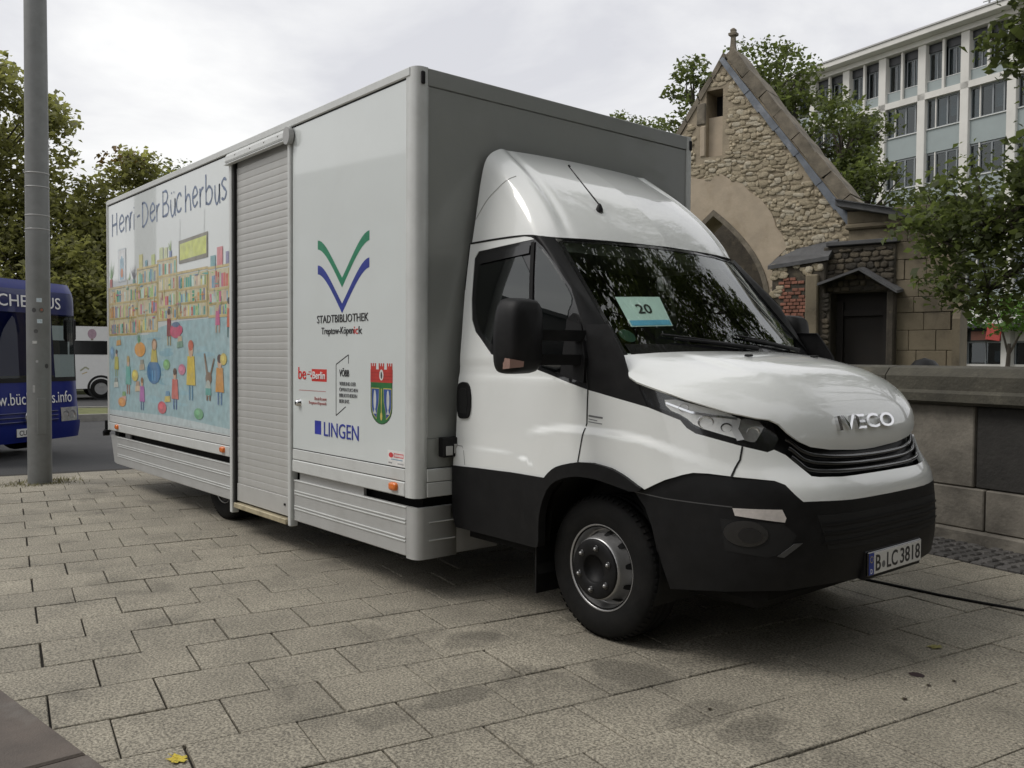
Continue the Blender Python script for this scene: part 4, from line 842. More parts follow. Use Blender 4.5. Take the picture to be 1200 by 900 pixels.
def panel(name, poly, surf, material, parent, off=0., thick=.012, grid=.03, mirror=False, hole=None, ew=None):
    """curved sheet-metal piece: the outline poly lives in the surface's own coordinates"""
    ew = ew or grid
    rp_ = resample(poly, ew); nb = len(rp_)
    pts = list(rp_); edges = [(i, (i+1) % nb) for i in range(nb)]
    us = [q[0] for q in poly]; vs = [q[1] for q in poly]
    u = min(us)+grid*.5
    while u < max(us):
        v = min(vs)+grid*.5
        while v < max(vs):
            if inside((u, v), poly) and edge_dist((u, v), poly) > grid*.45: pts.append((u, v))
            v += grid
        u += grid
    vo, eo, fo, *_ = delaunay_2d_cdt([Vector(q) for q in pts], edges, [list(range(nb))], 1, 1e-6)
    def N(u, v):
        h = 1e-3; a = Vector(surf(u+h, v, off))-Vector(surf(u-h, v, off)); b = Vector(surf(u, v+h, off))-Vector(surf(u, v-h, off))
        n_ = a.cross(b); n_ = n_.normalized() if n_.length > 1e-12 else Vector((1, 0, 0)); c_ = Vector(surf(u, v, off))-Vector((.9, CY, 1.0))
        return n_ if n_.dot(c_) > 0 else -n_
    top = [Vector(surf(q.x, q.y, off)) for q in vo]; nor = [N(q.x, q.y) for q in vo]
    V = [tuple(q) for q in top]; F = [tuple(f) for f in fo]
    # fix winding to follow the outward normal
    F2 = []
    for f in F:
        a, b, c_ = (top[i] for i in f[:3]); n_ = (b-a).cross(c_-a); F2.append(f if n_.dot(nor[f[0]]) > 0 else f[::-1])
    # boundary rim
    cnt = {}
    for f in F2:
        for i in range(len(f)): e = (f[i], f[(i+1) % len(f)]); cnt[e] = 1
    base = len(V); rim = []; mp_ = {}
    for (a, b) in cnt:
        if (b, a) not in cnt:
            for k in (a, b):
                for lev in (0, 1):
                    if (k, lev) not in mp_:
                        mp_[k, lev] = len(V); V.append(tuple(top[k]-nor[k]*(thick*lev)))
            rim.append((mp_[b, 0], mp_[a, 0], mp_[a, 1], mp_[b, 1]))
    nt_ = len(vo)
    if mirror: V = [flip(q) for q in V]; F2 = [f[::-1] for f in F2]; rim = [f[::-1] for f in rim]; nor = [Vector((q.x, -q.y, q.z)) for q in nor]
    me = bpy.data.meshes.new(name); me.from_pydata(V, [], F2+rim); me.materials.append(material)
    me.polygons.foreach_set('use_smooth', [True]*len(F2)+[False]*len(rim)); me.update()
    me.normals_split_custom_set_from_vertices([tuple(nor[i]) if i < nt_ else (0, 0, 0) for i in range(len(V))])
    return link(name, me, None, parent)
def pair(name, poly, surf, material, parent=None, **k):
    a = panel(name, poly, surf, material, parent or truck, **k); b = panel(name, poly, surf, material, parent or truck, mirror=True, **k); return a, b
def snap(poly): return [((2.2 if a > 2.14 else a), z) for a, z in poly]
def strip(name, line, surf, w, material, parent, off=.001, mirror=False):
    pts = []
    for i in range(len(line)-1):
        k = max(1, int(math.hypot(line[i+1][0]-line[i][0], line[i+1][1]-line[i][1])/.02))
        for j in range(k): pts.append((line[i][0]+(line[i+1][0]-line[i][0])*j/k, line[i][1]+(line[i+1][1]-line[i][1])*j/k))
    pts.append(line[-1]); V = []
    for i, q in enumerate(pts):
        a, b = pts[max(i-1, 0)], pts[min(i+1, len(pts)-1)]; dx, dy = b[0]-a[0], b[1]-a[1]; L = math.hypot(dx, dy) or 1
        nx, ny = -dy/L*w/2, dx/L*w/2
        for s in (1, -1): P = surf(q[0]+nx*s, q[1]+ny*s, off); V.append(flip(P) if mirror else P)
    m = MB(); m.add(V, [(2*i, 2*i+1, 2*i+3, 2*i+2) for i in range(len(pts)-1)], True); return m.build(name, material, parent)

# ---- skins
doors = pair('cab_door', DOOR, bodyr, paint, grid=.022, ew=.03)
winb = pair('window_surround', WINDOW, bodyr, blackg, off=-.004, thick=.004)
fend = pair('front_wing', FENDER, bodyr, paint, grid=.018, ew=.03)
cowl = pair('pillar_base', COWL, bodyr, black, off=-.003)
sill = pair('door_cladding', SILL, bodyr, black, off=.010, thick=.03)
arch = pair('wheel_arch_trim', ARCH, bodyr, black, off=.022, thick=.05, grid=.03)
hls = pair('lamp_surround', HLSUR, body, blackg, off=-.006, thick=.02)
BUMPW = snap(BUMPW); GRILLE = snap(GRILLE); BUMPB = snap(BUMPB)
bw = pair('bumper_upper', BUMPW, bodyr, paint, off=.004, thick=.03)
bb = pair('bumper_lower', BUMPB, body, black, off=.004, thick=.04, grid=.04)
gr = pair('grille', GRILLE, body, black, off=-.035, thick=.01)
HREAR = [(0, .90), (.2, .905), (.4, .92), (.55, .94), (.7, .962), (.8, .985), (.862, 1.)]
HOODP = [(q, s_) for s_, q in HREAR[:-1]]+HOOD+[(-.046, 0.0)]
hd = pair('bonnet', HOODP, hood, paint, grid=.05, ew=.03, thick=.012)
# glass in the doors: the surround is blacked out, the panes sit on it
for k, d in enumerate(doors):
    panel('door_window', GLASS, bodyr, doorglass, d, off=.0, thick=.003, mirror=k == 1); panel('quarter_window', QUARTER, bodyr, doorglass, d, off=.0, thick=.003, mirror=k == 1)
    strip('window_bar', [(.592, 2.07), (.70, 1.39)], bodyr, .028, black, d, .003, k == 1)
    strip('wind_deflector', [(.125, 2.005), (.35, 2.02), (.58, 2.035)], bodyr, .055, blackg, d, .010, k == 1)
    strip('door_seam', [(.033, 1.832), (.013, 2.113), (.273, 2.116), (.514, 2.113), (.57, 2.103), (.61, 2.085), (.687, 2.035), (.819, 1.922), (.952, 1.796), (1.062, 1.607), (1.103, 1.44), (1.133, 1.271), (1.131, 1.104), (1.086, .907)], bodyr, .0085, gap, d, .0015, k == 1)
    strip('door_seam', [(.034, .905), (.10, .905), (.13, .88), (.142, .80)], bodyr, .003, gap, d, .0012, k == 1)
    h = panel('door_handle', HANDLE, bodyr, black, d, off=.012, thick=.014, grid=.03, mirror=k == 1)
    panel('handle_recess', [(.085, 1.10), (.155, 1.10), (.16, 1.175), (.15, 1.25), (.085, 1.25)], bodyr, blackg, d, off=.0135, thick=.002, mirror=k == 1)
for k, f in enumerate(fend):
    strip('wing_seam', [(1.783, 1.038), (1.761, .978), (1.708, .906)], bodyr, .007, gap, f, .006, k == 1)
    if k == 0:
        for j, (w_, zz) in enumerate(((.088, 1.143), (.06, 1.127), (.085, 1.113))): strip('model_badge', [(1.142, zz), (1.142+w_, zz-.006)], bodyr, .009 if j == 0 else .004, txt_grey, f, .0015)
# grille bars across the whole nose
for i, f in enumerate((.18, .45, .72)):
    la = []
    for a in np.linspace(1.965, 2.2, 22):
        hi = lerp([(1.93, 1.13), (1.983, 1.097), (2.016, 1.054), (2.052, 1.029), (2.122, 1.011), (2.2, .998)], a); lo = lerp([(1.93, 1.0), (1.98, .948), (2.004, .907), (2.033, .901), (2.116, .894), (2.2, .89)], a)
        z = lo+(hi-lo)*f; la.append(body(a, z, -.012))
    full = la+[flip(q) for q in la[::-1][1:]]
    MB().tube(full, .011, 8).build('grille_bar', blackg, truck)
strip('bumper_lip', BUMPLIP, body, .005, mat('lip_grey', (.07, .07, .07), .5), bb[0], .0055); 
# lamps
for k in (0, 1):
    ln_ = panel('headlamp', LENS, body, lensglass, truck, off=.004, thick=.004, grid=.025, mirror=k == 1)
    panel('reflector', LAMPIN, body, mat('lamp_reflector', (.90, .90, .88), .3, metal=.0, var=.12, vscale=24), ln_, off=-.003, thick=.001, grid=.02, mirror=k == 1)
    panel('turn_reflector', LAMPTURN, body, mat('turn_reflector', (.42, .41, .40), .22, metal=.6, var=.2, vscale=40), ln_, off=-.002, thick=.001, grid=.02, mirror=k == 1)
    for (a, z, r, mm) in ((1.668, 1.142, .036, chrome), (1.745, 1.120, .026, blackg), (1.595, 1.205, .024, chrome), (1.845, 1.10, .030, chrome)):
        P = Vector(body(a, z, .0)); Q = Vector(body(a, z, .01)); nn = (Q-P).normalized()
        if k: P = Vector(flip(P)); nn = Vector((nn.x, -nn.y, nn.z))
        q = nn.to_track_quat('Z', 'Y'); m = MB(); prof = [(r, -.004), (r*1.0, .0), (r*.82, -.006), (r*.5, -.012), (.0, -.014)]; V = []; n_ = 20
        for j in range(n_):
            a_ = 2*math.pi*j/n_
            for rr, oo in prof: V.append(P+q @ Vector((rr*math.cos(a_), rr*math.sin(a_)*.8, oo+.002)))
        m.add(V, [(j*5+i, ((j+1) % n_)*5+i, ((j+1) % n_)*5+i+1, j*5+i+1) for j in range(n_) for i in range(4)], True); m.build('lamp_bowl', mm, ln_)
    strip('lamp_divider', [(1.525, 1.225), (1.62, 1.185), (1.70, 1.172), (1.80, 1.160)], body, .010, chrome, ln_, .0015, k == 1)
    strip('lamp_bezel', [(1.80, 1.165), (1.775, 1.117), (1.785, 1.065)], body, .030, mat('lamp_bezel', (.72, .72, .72), .3, metal=.2), ln_, .001, k == 1)
    dr = panel('running_light', DRL, body, mat('running_lens', (.60, .56, .53), .18, var=.15, vscale=20, coat=.8), truck, off=.008, thick=.01, mirror=k == 1)
    # fog lamp well and its lens
    c0 = FOG[0]; ring = [(c0[0]+.075*math.cos(2*math.pi*i/20), c0[1]+.058*math.sin(2*math.pi*i/20)) for i in range(20)]
    w = panel('fog_lamp', ring, body, blackg, truck, off=.009, thick=.004, grid=.03, mirror=k == 1)
    ring2 = [(c0[0]+.012+.040*math.cos(2*math.pi*i/16), c0[1]-.008+.034*math.sin(2*math.pi*i/16)) for i in range(16)]
    panel('fog_lens', ring2, body, mat('fog_lens', (.03, .03, .032), .12, metal=.5, var=.1), w, off=.012, thick=.002, mirror=k == 1)
    panel('fog_highlight', SLASH, body, mat('highlight_grey', (.06, .06, .06), .4), w, off=.010, thick=.006, mirror=k == 1)  # slanting highlight on the bumper, painted as a paler grey sliver
# recessed intake behind the plate and fog pockets in the lower bumper
    panel('fog_pocket', [(1.645, .715), (1.86, .705), (1.905, .655), (1.865, .575), (1.80, .555), (1.66, .575)], body, gap, truck, off=.0052, thick=.002, mirror=k == 1)
    li_ = panel('lower_intake', [(1.985, .74), (2.2, .735), (2.2, .575), (2.02, .585)], body, gap, truck, off=.0052, thick=.002, mirror=k == 1)
    for zz in (.615, .655, .695): strip('intake_slat', [(2.0, zz), (2.2, zz)], body, .012, black, li_, .010, k == 1)
# dark inner shell just behind the skins, so no light leaks through panel gaps
for k in (0, 1):
    panel('inner_shell', [(.03, .45), (.79, .45), (.83, .70), (.93, .82), (1.15, .87), (1.27, .82), (1.37, .76), (1.50, .42), (2.2, .45), (2.2, 1.0), (1.93, 1.10), (1.62, 1.19), (1.44, 1.26), (1.13, 1.24), (.05, 1.25)], body, dark, truck, off=-.06, thick=.002, grid=.08, mirror=k == 1)
boxobj('engine_bay', (.62, 1.95, .78, 1.76, .33, 1.0), dark, truck, .03); boxobj('engine_bay', (1.45, 2.0, .50, 2.04, .30, .95), dark, truck, .05)
boxobj('cab_floor', (.05, .74, .42, 2.12, .70, .78), dark, truck)
# wheel well liners
for s in (0, 1):
    m = MB(); prof = [(1.145+.44*math.cos(a), .44+.42*math.sin(a)) for a in np.linspace(R(-25), R(205), 22)]
    V = [(x, y, z) for y in ((.30, .66) if s == 0 else (1.88, 2.24)) for x, z in prof]; k_ = len(prof)
    m.add(V, [(i, i+1, i+1+k_, i+k_) for i in range(k_-1)], True); m.add([(1.145, .66 if s == 0 else 1.88, .44)]+[(x, .66 if s == 0 else 1.88, z) for x, z in prof], [(0, i+1, i+2) for i in range(len(prof)-1)]); m.build('wheel_well', gap, truck)
boxobj('front_axle', (1.07, 1.22, .5, 2.04, .28, .42), dark, truck)
boxobj('cab_step', (.10, .70, .33, .62, .36, .41), dark, truck)

# ---- windscreen and pillars
SWB, SWT = .87, .80
def wscreen(s, t, off=0.):
    """s across (+ kerb side), t 0 bottom .. 1 top"""
    half = SWB+(SWT-SWB)*t
    z = 1.40+(2.085-1.40)*t; xe = 1.285-.605*t-.035*math.sin(math.pi*t)*0
    k_ = max(0., 1-(abs(s)/half)**2.2)
    return (xe+.135*k_+off*.7, CY-s, z+off*.7+.006*k_)
ws = MB(); NS, NT = 36, 14; V = []
for j in range(NT+1):
    t = j/NT; half = SWB+(SWT-SWB)*t
    for i in range(NS+1): V.append(wscreen(-half+2*half*i/NS, t))
ws.add(V, [(j*(NS+1)+i, j*(NS+1)+i+1, (j+1)*(NS+1)+i+1, (j+1)*(NS+1)+i) for j in range(NT) for i in range(NS)], True)
wso = ws.build('windscreen', wsglass, truck)
# black ceramic border on the glass; the low band also paints in dash reflections
def wstrip(pts, w, name='screen_border', o_=.003):
    V = []
    for i, (s, t) in enumerate(pts):
        a, b = pts[max(i-1, 0)], pts[min(i+1, len(pts)-1)]; dx, dy = (b[0]-a[0]), (b[1]-a[1])*.9; L = math.hypot(dx, dy); nx, ny = -dy/L*w/2, dx/L*w/2/.9
        for q in (1, -1): V.append(wscreen(s+nx*q, t+ny*q, o_))
    m = MB(); m.add(V, [(2*i, 2*i+1, 2*i+3, 2*i+2) for i in range(len(pts)-1)], True); m.build(name, blackg, wso)
wstrip([(-.79+1.58*i/24, .985) for i in range(25)], .024); wstrip([(-.82+1.64*i/24, .10) for i in range(25)], .085)
for sg in (1, -1): wstrip([(sg*(SWB+(SWT-SWB)*i/12-.014), i/12) for i in range(13)], .022)
# black A pillars: from glass edge to door seam
seamD = [(.605, 2.085), (.687, 2.030), (.819, 1.917), (.952, 1.791), (1.062, 1.602), (1.085, 1.52)]
for k in (0, 1):
    V = []; n_ = 9; ts = np.linspace(0, 1, 16)
    Dp = [Vector(bodyr(a, z, .0)) for a, z in seamD]
    def samp(t):
        f = t*(len(Dp)-1); i = min(int(f), len(Dp)-2); return Dp[i].lerp(Dp[i+1], f-i)
    for t in ts:
        tt = 1-t*.97; w_ = Vector(wscreen(SWB+(SWT-SWB)*tt, tt, .004)); d_ = samp(t); mid = (w_+d_)/2; outd = (mid-Vector((.55, CY, mid.z-.2))).normalized()
        for j in range(n_):
            f = j/(n_-1); q = w_.lerp(d_, f)+outd*(.045*math.sin(math.pi*f)*(1-.85*t)+.004); V.append(flip(q) if k else tuple(q))
    m = MB(); m.add(V, [(i*n_+j, i*n_+j+1, (i+1)*n_+j+1, (i+1)*n_+j) for i in range(len(ts)-1) for j in range(n_-1)], True); m.build('a_pillar', black, truck)
# plastic scuttle panel at the foot of the glass and wipers
m = MB(); V = []
for i in range(25):
    s = -.86+1.72*i/24; P = wscreen(s, .03, .006); H = hood(lerp(HREAR, min(abs(s), .862)), max(-.862, min(.862, s)), -.016); V += [P, (H[0]+.012, H[1], H[2])]
m.add(V, [(2*i, 2*i+1, 2*i+3, 2*i+2) for i in range(24)], True); m.build('scuttle_panel', black, truck)
for (s0, s1, t1) in ((-.10, .52, .17), (-.62, -.05, .175)):
    pts = [wscreen(s0+(s1-s0)*f, .10+(t1-.10)*f, .022) for f in (0, .25, .5, .75, 1)]
    w_ = MB().tube(pts, [.014, .011, .009, .008, .007], 6).build('wiper', black, truck)
    b_ = [wscreen(s0+(s1-s0)*f-.02, .115+(t1-.085)*f, .012) for f in np.linspace(.12, 1.12, 7)]; MB().tube(b_, .006, 5).build('wiper_blade', gap, w_)
for (pp, ss) in NOZ:
    P = hood(pp, ss, .004); m = MB(); m.box(P[0]-.022, P[0]+.022, P[1]-.012, P[1]+.012, P[2]-.004, P[2]+.009, .005); m.build('washer_nozzle', black, truck)

# ---- roof fairing
Bc = [(.0, (.03, .882, 2.118)), (.15, (.25, .882, 2.121)), (.30, (.46, .878, 2.119)), (.40, (.565, .866, 2.112)), (.46, (.63, .838, 2.100)), (.50, (.688, .79, 2.092)), (.60, (.745, .64, 2.092)), (.75, (.79, .40, 2.093)), (1., (.817, 0, 2.095))]
Tc = [(.0, (.03, .845, 2.33)), (.15, (.03, .815, 2.50)), (.30, (.03, .790, 2.600)), (.40, (.03, .760, 2.655)), (.46, (.03, .715, 2.690)), (.50, (.03, .660, 2.708)), (.60, (.03, .52, 2.716)), (.75, (.03, .33, 2.722)), (1., (.03, 0, 2.726))]
def tab3(T, t): return Vector([smooth([(q[0], q[1][i]) for q in T], t) for i in (0, 1, 2)])
def fairing(ph, v):
    b = tab3(Bc, ph); t = tab3(Tc, ph); q = b.lerp(t, v); k_ = sstep((ph-.28)/.3)
    o_ = Vector((.8, q[1]*.35, .75)).normalized()
    bl = (.012+.045*k_)*math.sin(math.pi*v**.85)
    # pressed channel along the shoulder
    ch = -.014*math.exp(-((ph-.545)/.018)**2)*sstep(v/.12)*sstep((1.02-v)/.1)+.008*math.exp(-((ph-.50)/.022)**2)*sstep(v/.1)
    q = q+o_*(bl+ch); q.x = max(q.x, .03); return q
V = []; NP, NV = 120, 18; phs = [i/NP for i in range(NP+1)]
allp = [(ph, 1) for ph in phs]+[(ph, -1) for ph in phs[::-1][1:]]
for ph, sg in allp:
    for j in range(NV+1):
        q = fairing(ph, j/NV); V.append((q.x, CY-sg*q.y, q.z))
m = MB(); nn = NV+1; m.add(V, [(i*nn+j, (i+1)*nn+j, (i+1)*nn+j+1, i*nn+j+1) for i in range(len(allp)-1) for j in range(NV)], True)
fair = m.build('roof_fairing', paint, truck)
V = []
for ph, sg in allp: q = fairing(ph, 1.0); V += [(q.x, CY-sg*q.y, q.z), (.02, CY-sg*q.y*.98, 2.0)]
m = MB(); m.add(V, [(2*i, 2*i+1, 2*i+3, 2*i+2) for i in range(len(allp)-1)]); m.build('fairing_back', dark, fair)
# thin shadow joint under the fairing
V = []
for ph, sg in allp:
    q = fairing(ph, 0.0); V += [(q.x+.006*(1 if ph > .45 else .2), CY-sg*(q.y+.006), q.z+.001), (q.x+.004*(1 if ph > .45 else .2), CY-sg*(q.y+.004), q.z-.009)]
m = MB(); m.add(V, [(2*i, 2*i+1, 2*i+3, 2*i+2) for i in range(len(allp)-1)]); m.build('fairing_joint', gap, fair)
strip_pts = [fairing(t, .62) for t in np.linspace(.0, .47, 14)]
MB().tube([(q.x+.001, CY-q.y-.0005, q.z) for q in strip_pts], .003, 5).build('fairing_seam', alu_dark, fair)
# aerial
P = fairing(.74, .26); P = Vector((P.x, CY-P.y, P.z)); a_ = MB(); a_.lathe([(.022, -.006), (.021, .012), (.012, .035), (.004, .045)], P, 'z', 12); a_.tube([P+Vector((0, 0, .035)), P+Vector((-.10, -.03, .16)), P+Vector((-.20, -.06, .285))], [.0045, .0035, .003], 6); a_.tube([P+Vector((-.195, -.0535, .279)), P+Vector((-.205, -.056, .292))], .006, 6); a_.build('aerial', black, truck)

# ---- cab interior
boxobj('bulkhead', (-.0, .03, .45, 2.09, .75, 2.05), interior, truck); boxobj('headliner', (.03, .70, .46, 2.08, 2.02, 2.085), mat('headliner', (.20, .20, .19), .9), truck)
m = MB(); pr = [(.95, 1.05), (.95, 1.34), (1.08, 1.42), (1.24, 1.425), (1.30, 1.36), (1.30, 1.05)]; m.prism([(a, b) for a, b in pr], 'y', .40, 2.14); m.build('dashboard', interior, truck)
for yc in (.66, 1.12, 1.86):
    st = MB(); st.box(.18, .36, yc-.22, yc+.22, 1.0, 1.68, .05); st.box(.16, .28, yc-.13, yc+.13, 1.70, 1.90, .04); st.box(.25, .75, yc-.23, yc+.23, .95, 1.10, .04); st.build('seat', seatm, truck)
sw = [(.88+.055*math.sin(t), 1.86+.20*math.cos(t), 1.42+.17*math.sin(t)) for t in np.linspace(0, 2*math.pi, 25)]; sw = [(x-.11*(z-1.42), y, z) for x, y, z in sw]
m = MB(); m.tube(sw, .016, 6, cap=False); m.box(.86, .90, 1.68, 2.04, 1.40, 1.44); m.build('steering_wheel', interior, truck)
boxobj('interior_mirror', (.80, .83, 1.17, 1.37, 1.96, 2.02), black, truck, .01)
# green emission badge inside the glass, kerb-side lower corner
gb = MB(); c_ = (.765, .215); ring = [wscreen(c_[0]+.042*math.cos(2*math.pi*i/20), c_[1]+.048*math.sin(2*math.pi*i/20), -.003) for i in range(20)]
gb.add(ring, [tuple(range(20))]); gbo = gb.build('emission_badge', mat('badge_green', (.006, .045, .024), .5, var=.05), truck)

# ---- door mirrors
def mirror(side):
    f = (lambda P: flip((P[0], P[1]+(.27 if P[1] < .2 else .0), P[2]))) if side else (lambda P: tuple(P))
    X, Y0, Y1, Z0, Z1 = .98, -.178, .046, 1.350, 1.722; yc, zc, hy, hz = (Y0+Y1)/2, (Z0+Z1)/2, (Y1-Y0)/2, (Z1-Z0)/2
    V = []; n_ = 32; lay = [(-.055, .93, .95), (-.05, .985, .985), (-.02, 1, 1), (.025, .985, .985), (.06, .93, .95), (.085, .80, .86), (.098, .55, .65), (.102, .0, .0)]
    for (dx, ky, kz) in lay:
        for i in range(n_):
            a = 2*math.pi*i/n_; ey = math.copysign(abs(math.cos(a))**.42, math.cos(a)); ez = math.copysign(abs(math.sin(a))**.42, math.sin(a))
            tz = ez*kz*hz; ty = ey*ky*hy*(1-.13*max(0, ez)**2) + (.012 if ez > 0 else -.0)*ez
            V.append(f((X+dx, yc+ty, zc+tz)))
    m = MB(); m.add(V, [(k*n_+i, k*n_+(i+1) % n_, (k+1)*n_+(i+1) % n_, (k+1)*n_+i) for k in range(len(lay)-1) for i in range(n_)]+[tuple(range(n_))], True)
    mo = m.build('door_mirror', black, truck)
    g = MB(); g.add([f((X-.057, yc+hy*.84*math.copysign(abs(math.cos(a))**.5, math.cos(a)), zc+hz*.88*math.copysign(abs(math.sin(a))**.5, math.sin(a)))) for a in [2*math.pi*i/24 for i in range(24)]], [tuple(range(24))]); g.build('mirror_glass', chrome, mo)
    for z in (1.555, 1.455):
        pts = [f((X+.0865-(abs(t)**3)*.04, yc+hy*.80*t, z-.004*t)) for t in np.linspace(-1, 1, 9)]; MB().tube(pts, .0035, 5).build('shell_line', steel, mo)
    for (za, zb) in ((1.515, 1.570), (1.395, 1.448)):
        V = []
        for (y, x) in ((.03, .98), (.16, 1.02), (.30, 1.06)):
            for (dx, z) in ((-.028, za), (.028, za), (.028, zb), (-.028, zb)): V.append(f((x+dx, y, z)))
        m = MB(); m.add(V, [(k*4+i, k*4+(i+1) % 4, (k+1)*4+(i+1) % 4, (k+1)*4+i) for k in (0, 1) for i in range(4)]+[(0, 1, 2, 3), (8, 9, 10, 11)]); m.build('mirror_arm', black, mo)
    V = []
    pr = [(.94, 1.345), (1.11, 1.305), (1.12, 1.43), (1.06, 1.60), (1.0, 1.66), (.955, 1.63)]
    for y in (.262, .345): V += [f((x, y+.03*(z > 1.5), z)) for x, z in pr]
    m = MB(); k_ = len(pr); m.add(V, [tuple(range(k_)), tuple(range(2*k_-1, k_-1, -1))]+[(i, (i+1) % k_, (i+1) % k_+k_, i+k_) for i in range(k_)]); m.build('mirror_base', black, mo)
    V = []
    for (y, z) in ((-.172, 1.375), (-.115, 1.382), (-.112, 1.418), (-.170, 1.430)): V += [f((X+.02 if y < -.15 else X+.07, y, z))]
    for (y, z) in ((-.176, 1.38), (-.115, 1.387), (-.112, 1.413), (-.174, 1.425)): V += [f((X+.082 if y < -.15 else X+.112, y-.006, z))]
    MB().add(V, [(4, 5, 6, 7), (0, 1, 5, 4), (1, 2, 6, 5), (2, 3, 7, 6), (3, 0, 4, 7)]).build('indicator', redlens, mo)
mirror(0); mirror(1)

# ---- maker's lettering on the bonnet nose and the number plate
word = text('maker_lettering', 'IVECO', 1, (0, 0, 0), (0, 0, 0), chrome, truck, ext=.010, fit=.54, fith=.098, bold=.016)
me = word.data; co = np.empty(len(me.vertices)*3, np.float32); me.vertices.foreach_get('co', co); co = co.reshape(-1, 3)
for i, (x, y, z) in enumerate(co):
    s = .268-x; zz = y; pp = .105+zz*.92; P = Vector(hood(pp, s, 0)); Q = Vector(hood(pp+.01, s, 0))-P; T_ = Vector((0, 1, 0)); nn = T_.cross(Q).normalized(); nn = nn if nn.x > 0 else -nn
    co[i] = P+nn*(.008+z)
me.vertices.foreach_set('co', co.ravel()); me.update()
pl = boxobj('number_plate', (2.222, 2.231, 1.005, 1.535, .428, .540), blackg, truck, .004)
boxobj('plate_face', (2.2312, 2.2330, 1.058, 1.530, .4335, .5345), whiteplate, pl, .0008); boxobj('euro_band', (2.2312, 2.2330, 1.010, 1.057, .4335, .5345), euro, pl, .0008)
for (s_, y, w_) in (('B', 1.072, .048), ('LC', 1.180, .105), ('3818', 1.312, .205)): text('plate_lettering', s_, 1, (2.2335, y, .447), FRONT, txt_black, pl, ext=.0006, fit=w_, fith=.075, bold=.012)
text('plate_lettering', 'D', 1, (2.2335, 1.024, .440), FRONT, txt_white, pl, ext=.0006, fit=.018, fith=.022, bold=.01)
for (z, r) in ((.470, .0165),):
    MB().add([(2.2336, 1.147+r*math.cos(2*math.pi*i/14), z+r*math.sin(2*math.pi*i/14)) for i in range(14)], [tuple(range(14))]).build('plate_seal', txt_grey, pl)
for i in range(12): a = 2*math.pi*i/12; boxobj('euro_star', (2.2332, 2.2336, 1.0335+.014*math.cos(a)-.0018, 1.0335+.014*math.cos(a)+.0018, .506+.014*math.sin(a)-.0018, .506+.014*math.sin(a)+.0018), mat('star_yellow', (.7, .55, .05), .5), pl)
boxobj('plate_holder', (2.19, 2.2215, .995, 1.545, .412, .545), black, truck, .004)

# ---- number card behind the windscreen: lies on the dashboard, a thing of its own
card = empty('number_card', (1.10, .82, 1.43), 0, 'pale green paper card numbered 20 behind the truck windscreen', 'card')
def cardP(a, b, d=0.):     # a along the card, b up the glass
    TL, TR, BR, BL = (.672, .531), (.372, .545), (.422, .306), (.698, .293)
    s_ = (BL[0]*(1-a)+BR[0]*a)*(1-b)+(TL[0]*(1-a)+TR[0]*a)*b; t_ = (BL[1]*(1-a)+BR[1]*a)*(1-b)+(TL[1]*(1-a)+TR[1]*a)*b
    return Vector(wscreen(s_, t_, -.012+d))-card.location
paper = mat('card_paper', (.68, .82, .77), .8, var=.04)
V = [cardP(i/6, j/4) for j in range(5) for i in range(7)]
co_ = MB().add(V, [(j*7+i, j*7+i+1, (j+1)*7+i+1, (j+1)*7+i) for j in range(4) for i in range(6)]).build('card_sheet', paper, card)
V = [cardP(.03+.94*i/6, .03+.17*j, .0018) for j in range(2) for i in range(7)]
MB().add(V, [(i, i+1, 7+i+1, 7+i) for i in range(6)]).build('card_band', mat('card_blue', (.16, .48, .72), .7), card)
tx = text('card_number', '20', 1, (0, 0, 0), (0, 0, 0), txt_black, card, ext=.0003, fit=1, fith=1, bold=.02)
me = tx.data; co = np.empty(len(me.vertices)*3, np.float32); me.vertices.foreach_get('co', co); co = co.reshape(-1, 3)
for i, (x, y, z) in enumerate(co): co[i] = cardP(.32+x*.34, .42+y*.32, .002+z*.2)
me.vertices.foreach_set('co', co.ravel()); me.update()
# ================================================================== STREET THINGS
def fillholes(outer, holes, P, y0, y1):
    """plate with openings: outline in 2D, P maps (a, b, depth) to 3D"""
    loops = [outer]+holes; pts = []; ed = []
    for lp in loops:
        b = len(pts); pts += [Vector(q) for q in lp]; ed += [(b+i, b+(i+1) % len(lp)) for i in range(len(lp))]
    vo, eo, fo, *_ = delaunay_2d_cdt(pts, ed, [], 0, 1e-6)
    F = []
    for f in fo:
        c_ = ((vo[f[0]].x+vo[f[1]].x+vo[f[2]].x)/3, (vo[f[0]].y+vo[f[1]].y+vo[f[2]].y)/3)
        if inside(c_, outer) and not any(inside(c_, h) for h in holes): F.append(tuple(f))
    n_ = len(vo); V = [P(q.x, q.y, y0) for q in vo]+[P(q.x, q.y, y1) for q in vo]; cnt = {}
    for f in F:
        for i in range(len(f)): cnt[f[i], f[(i+1) % len(f)]] = 1
    rim = [(a, b, b+n_, a+n_) for (a, b) in cnt if (b, a) not in cnt]
    return MB().add(V, F+[tuple(i+n_ for i in f[::-1]) for f in F]+rim)

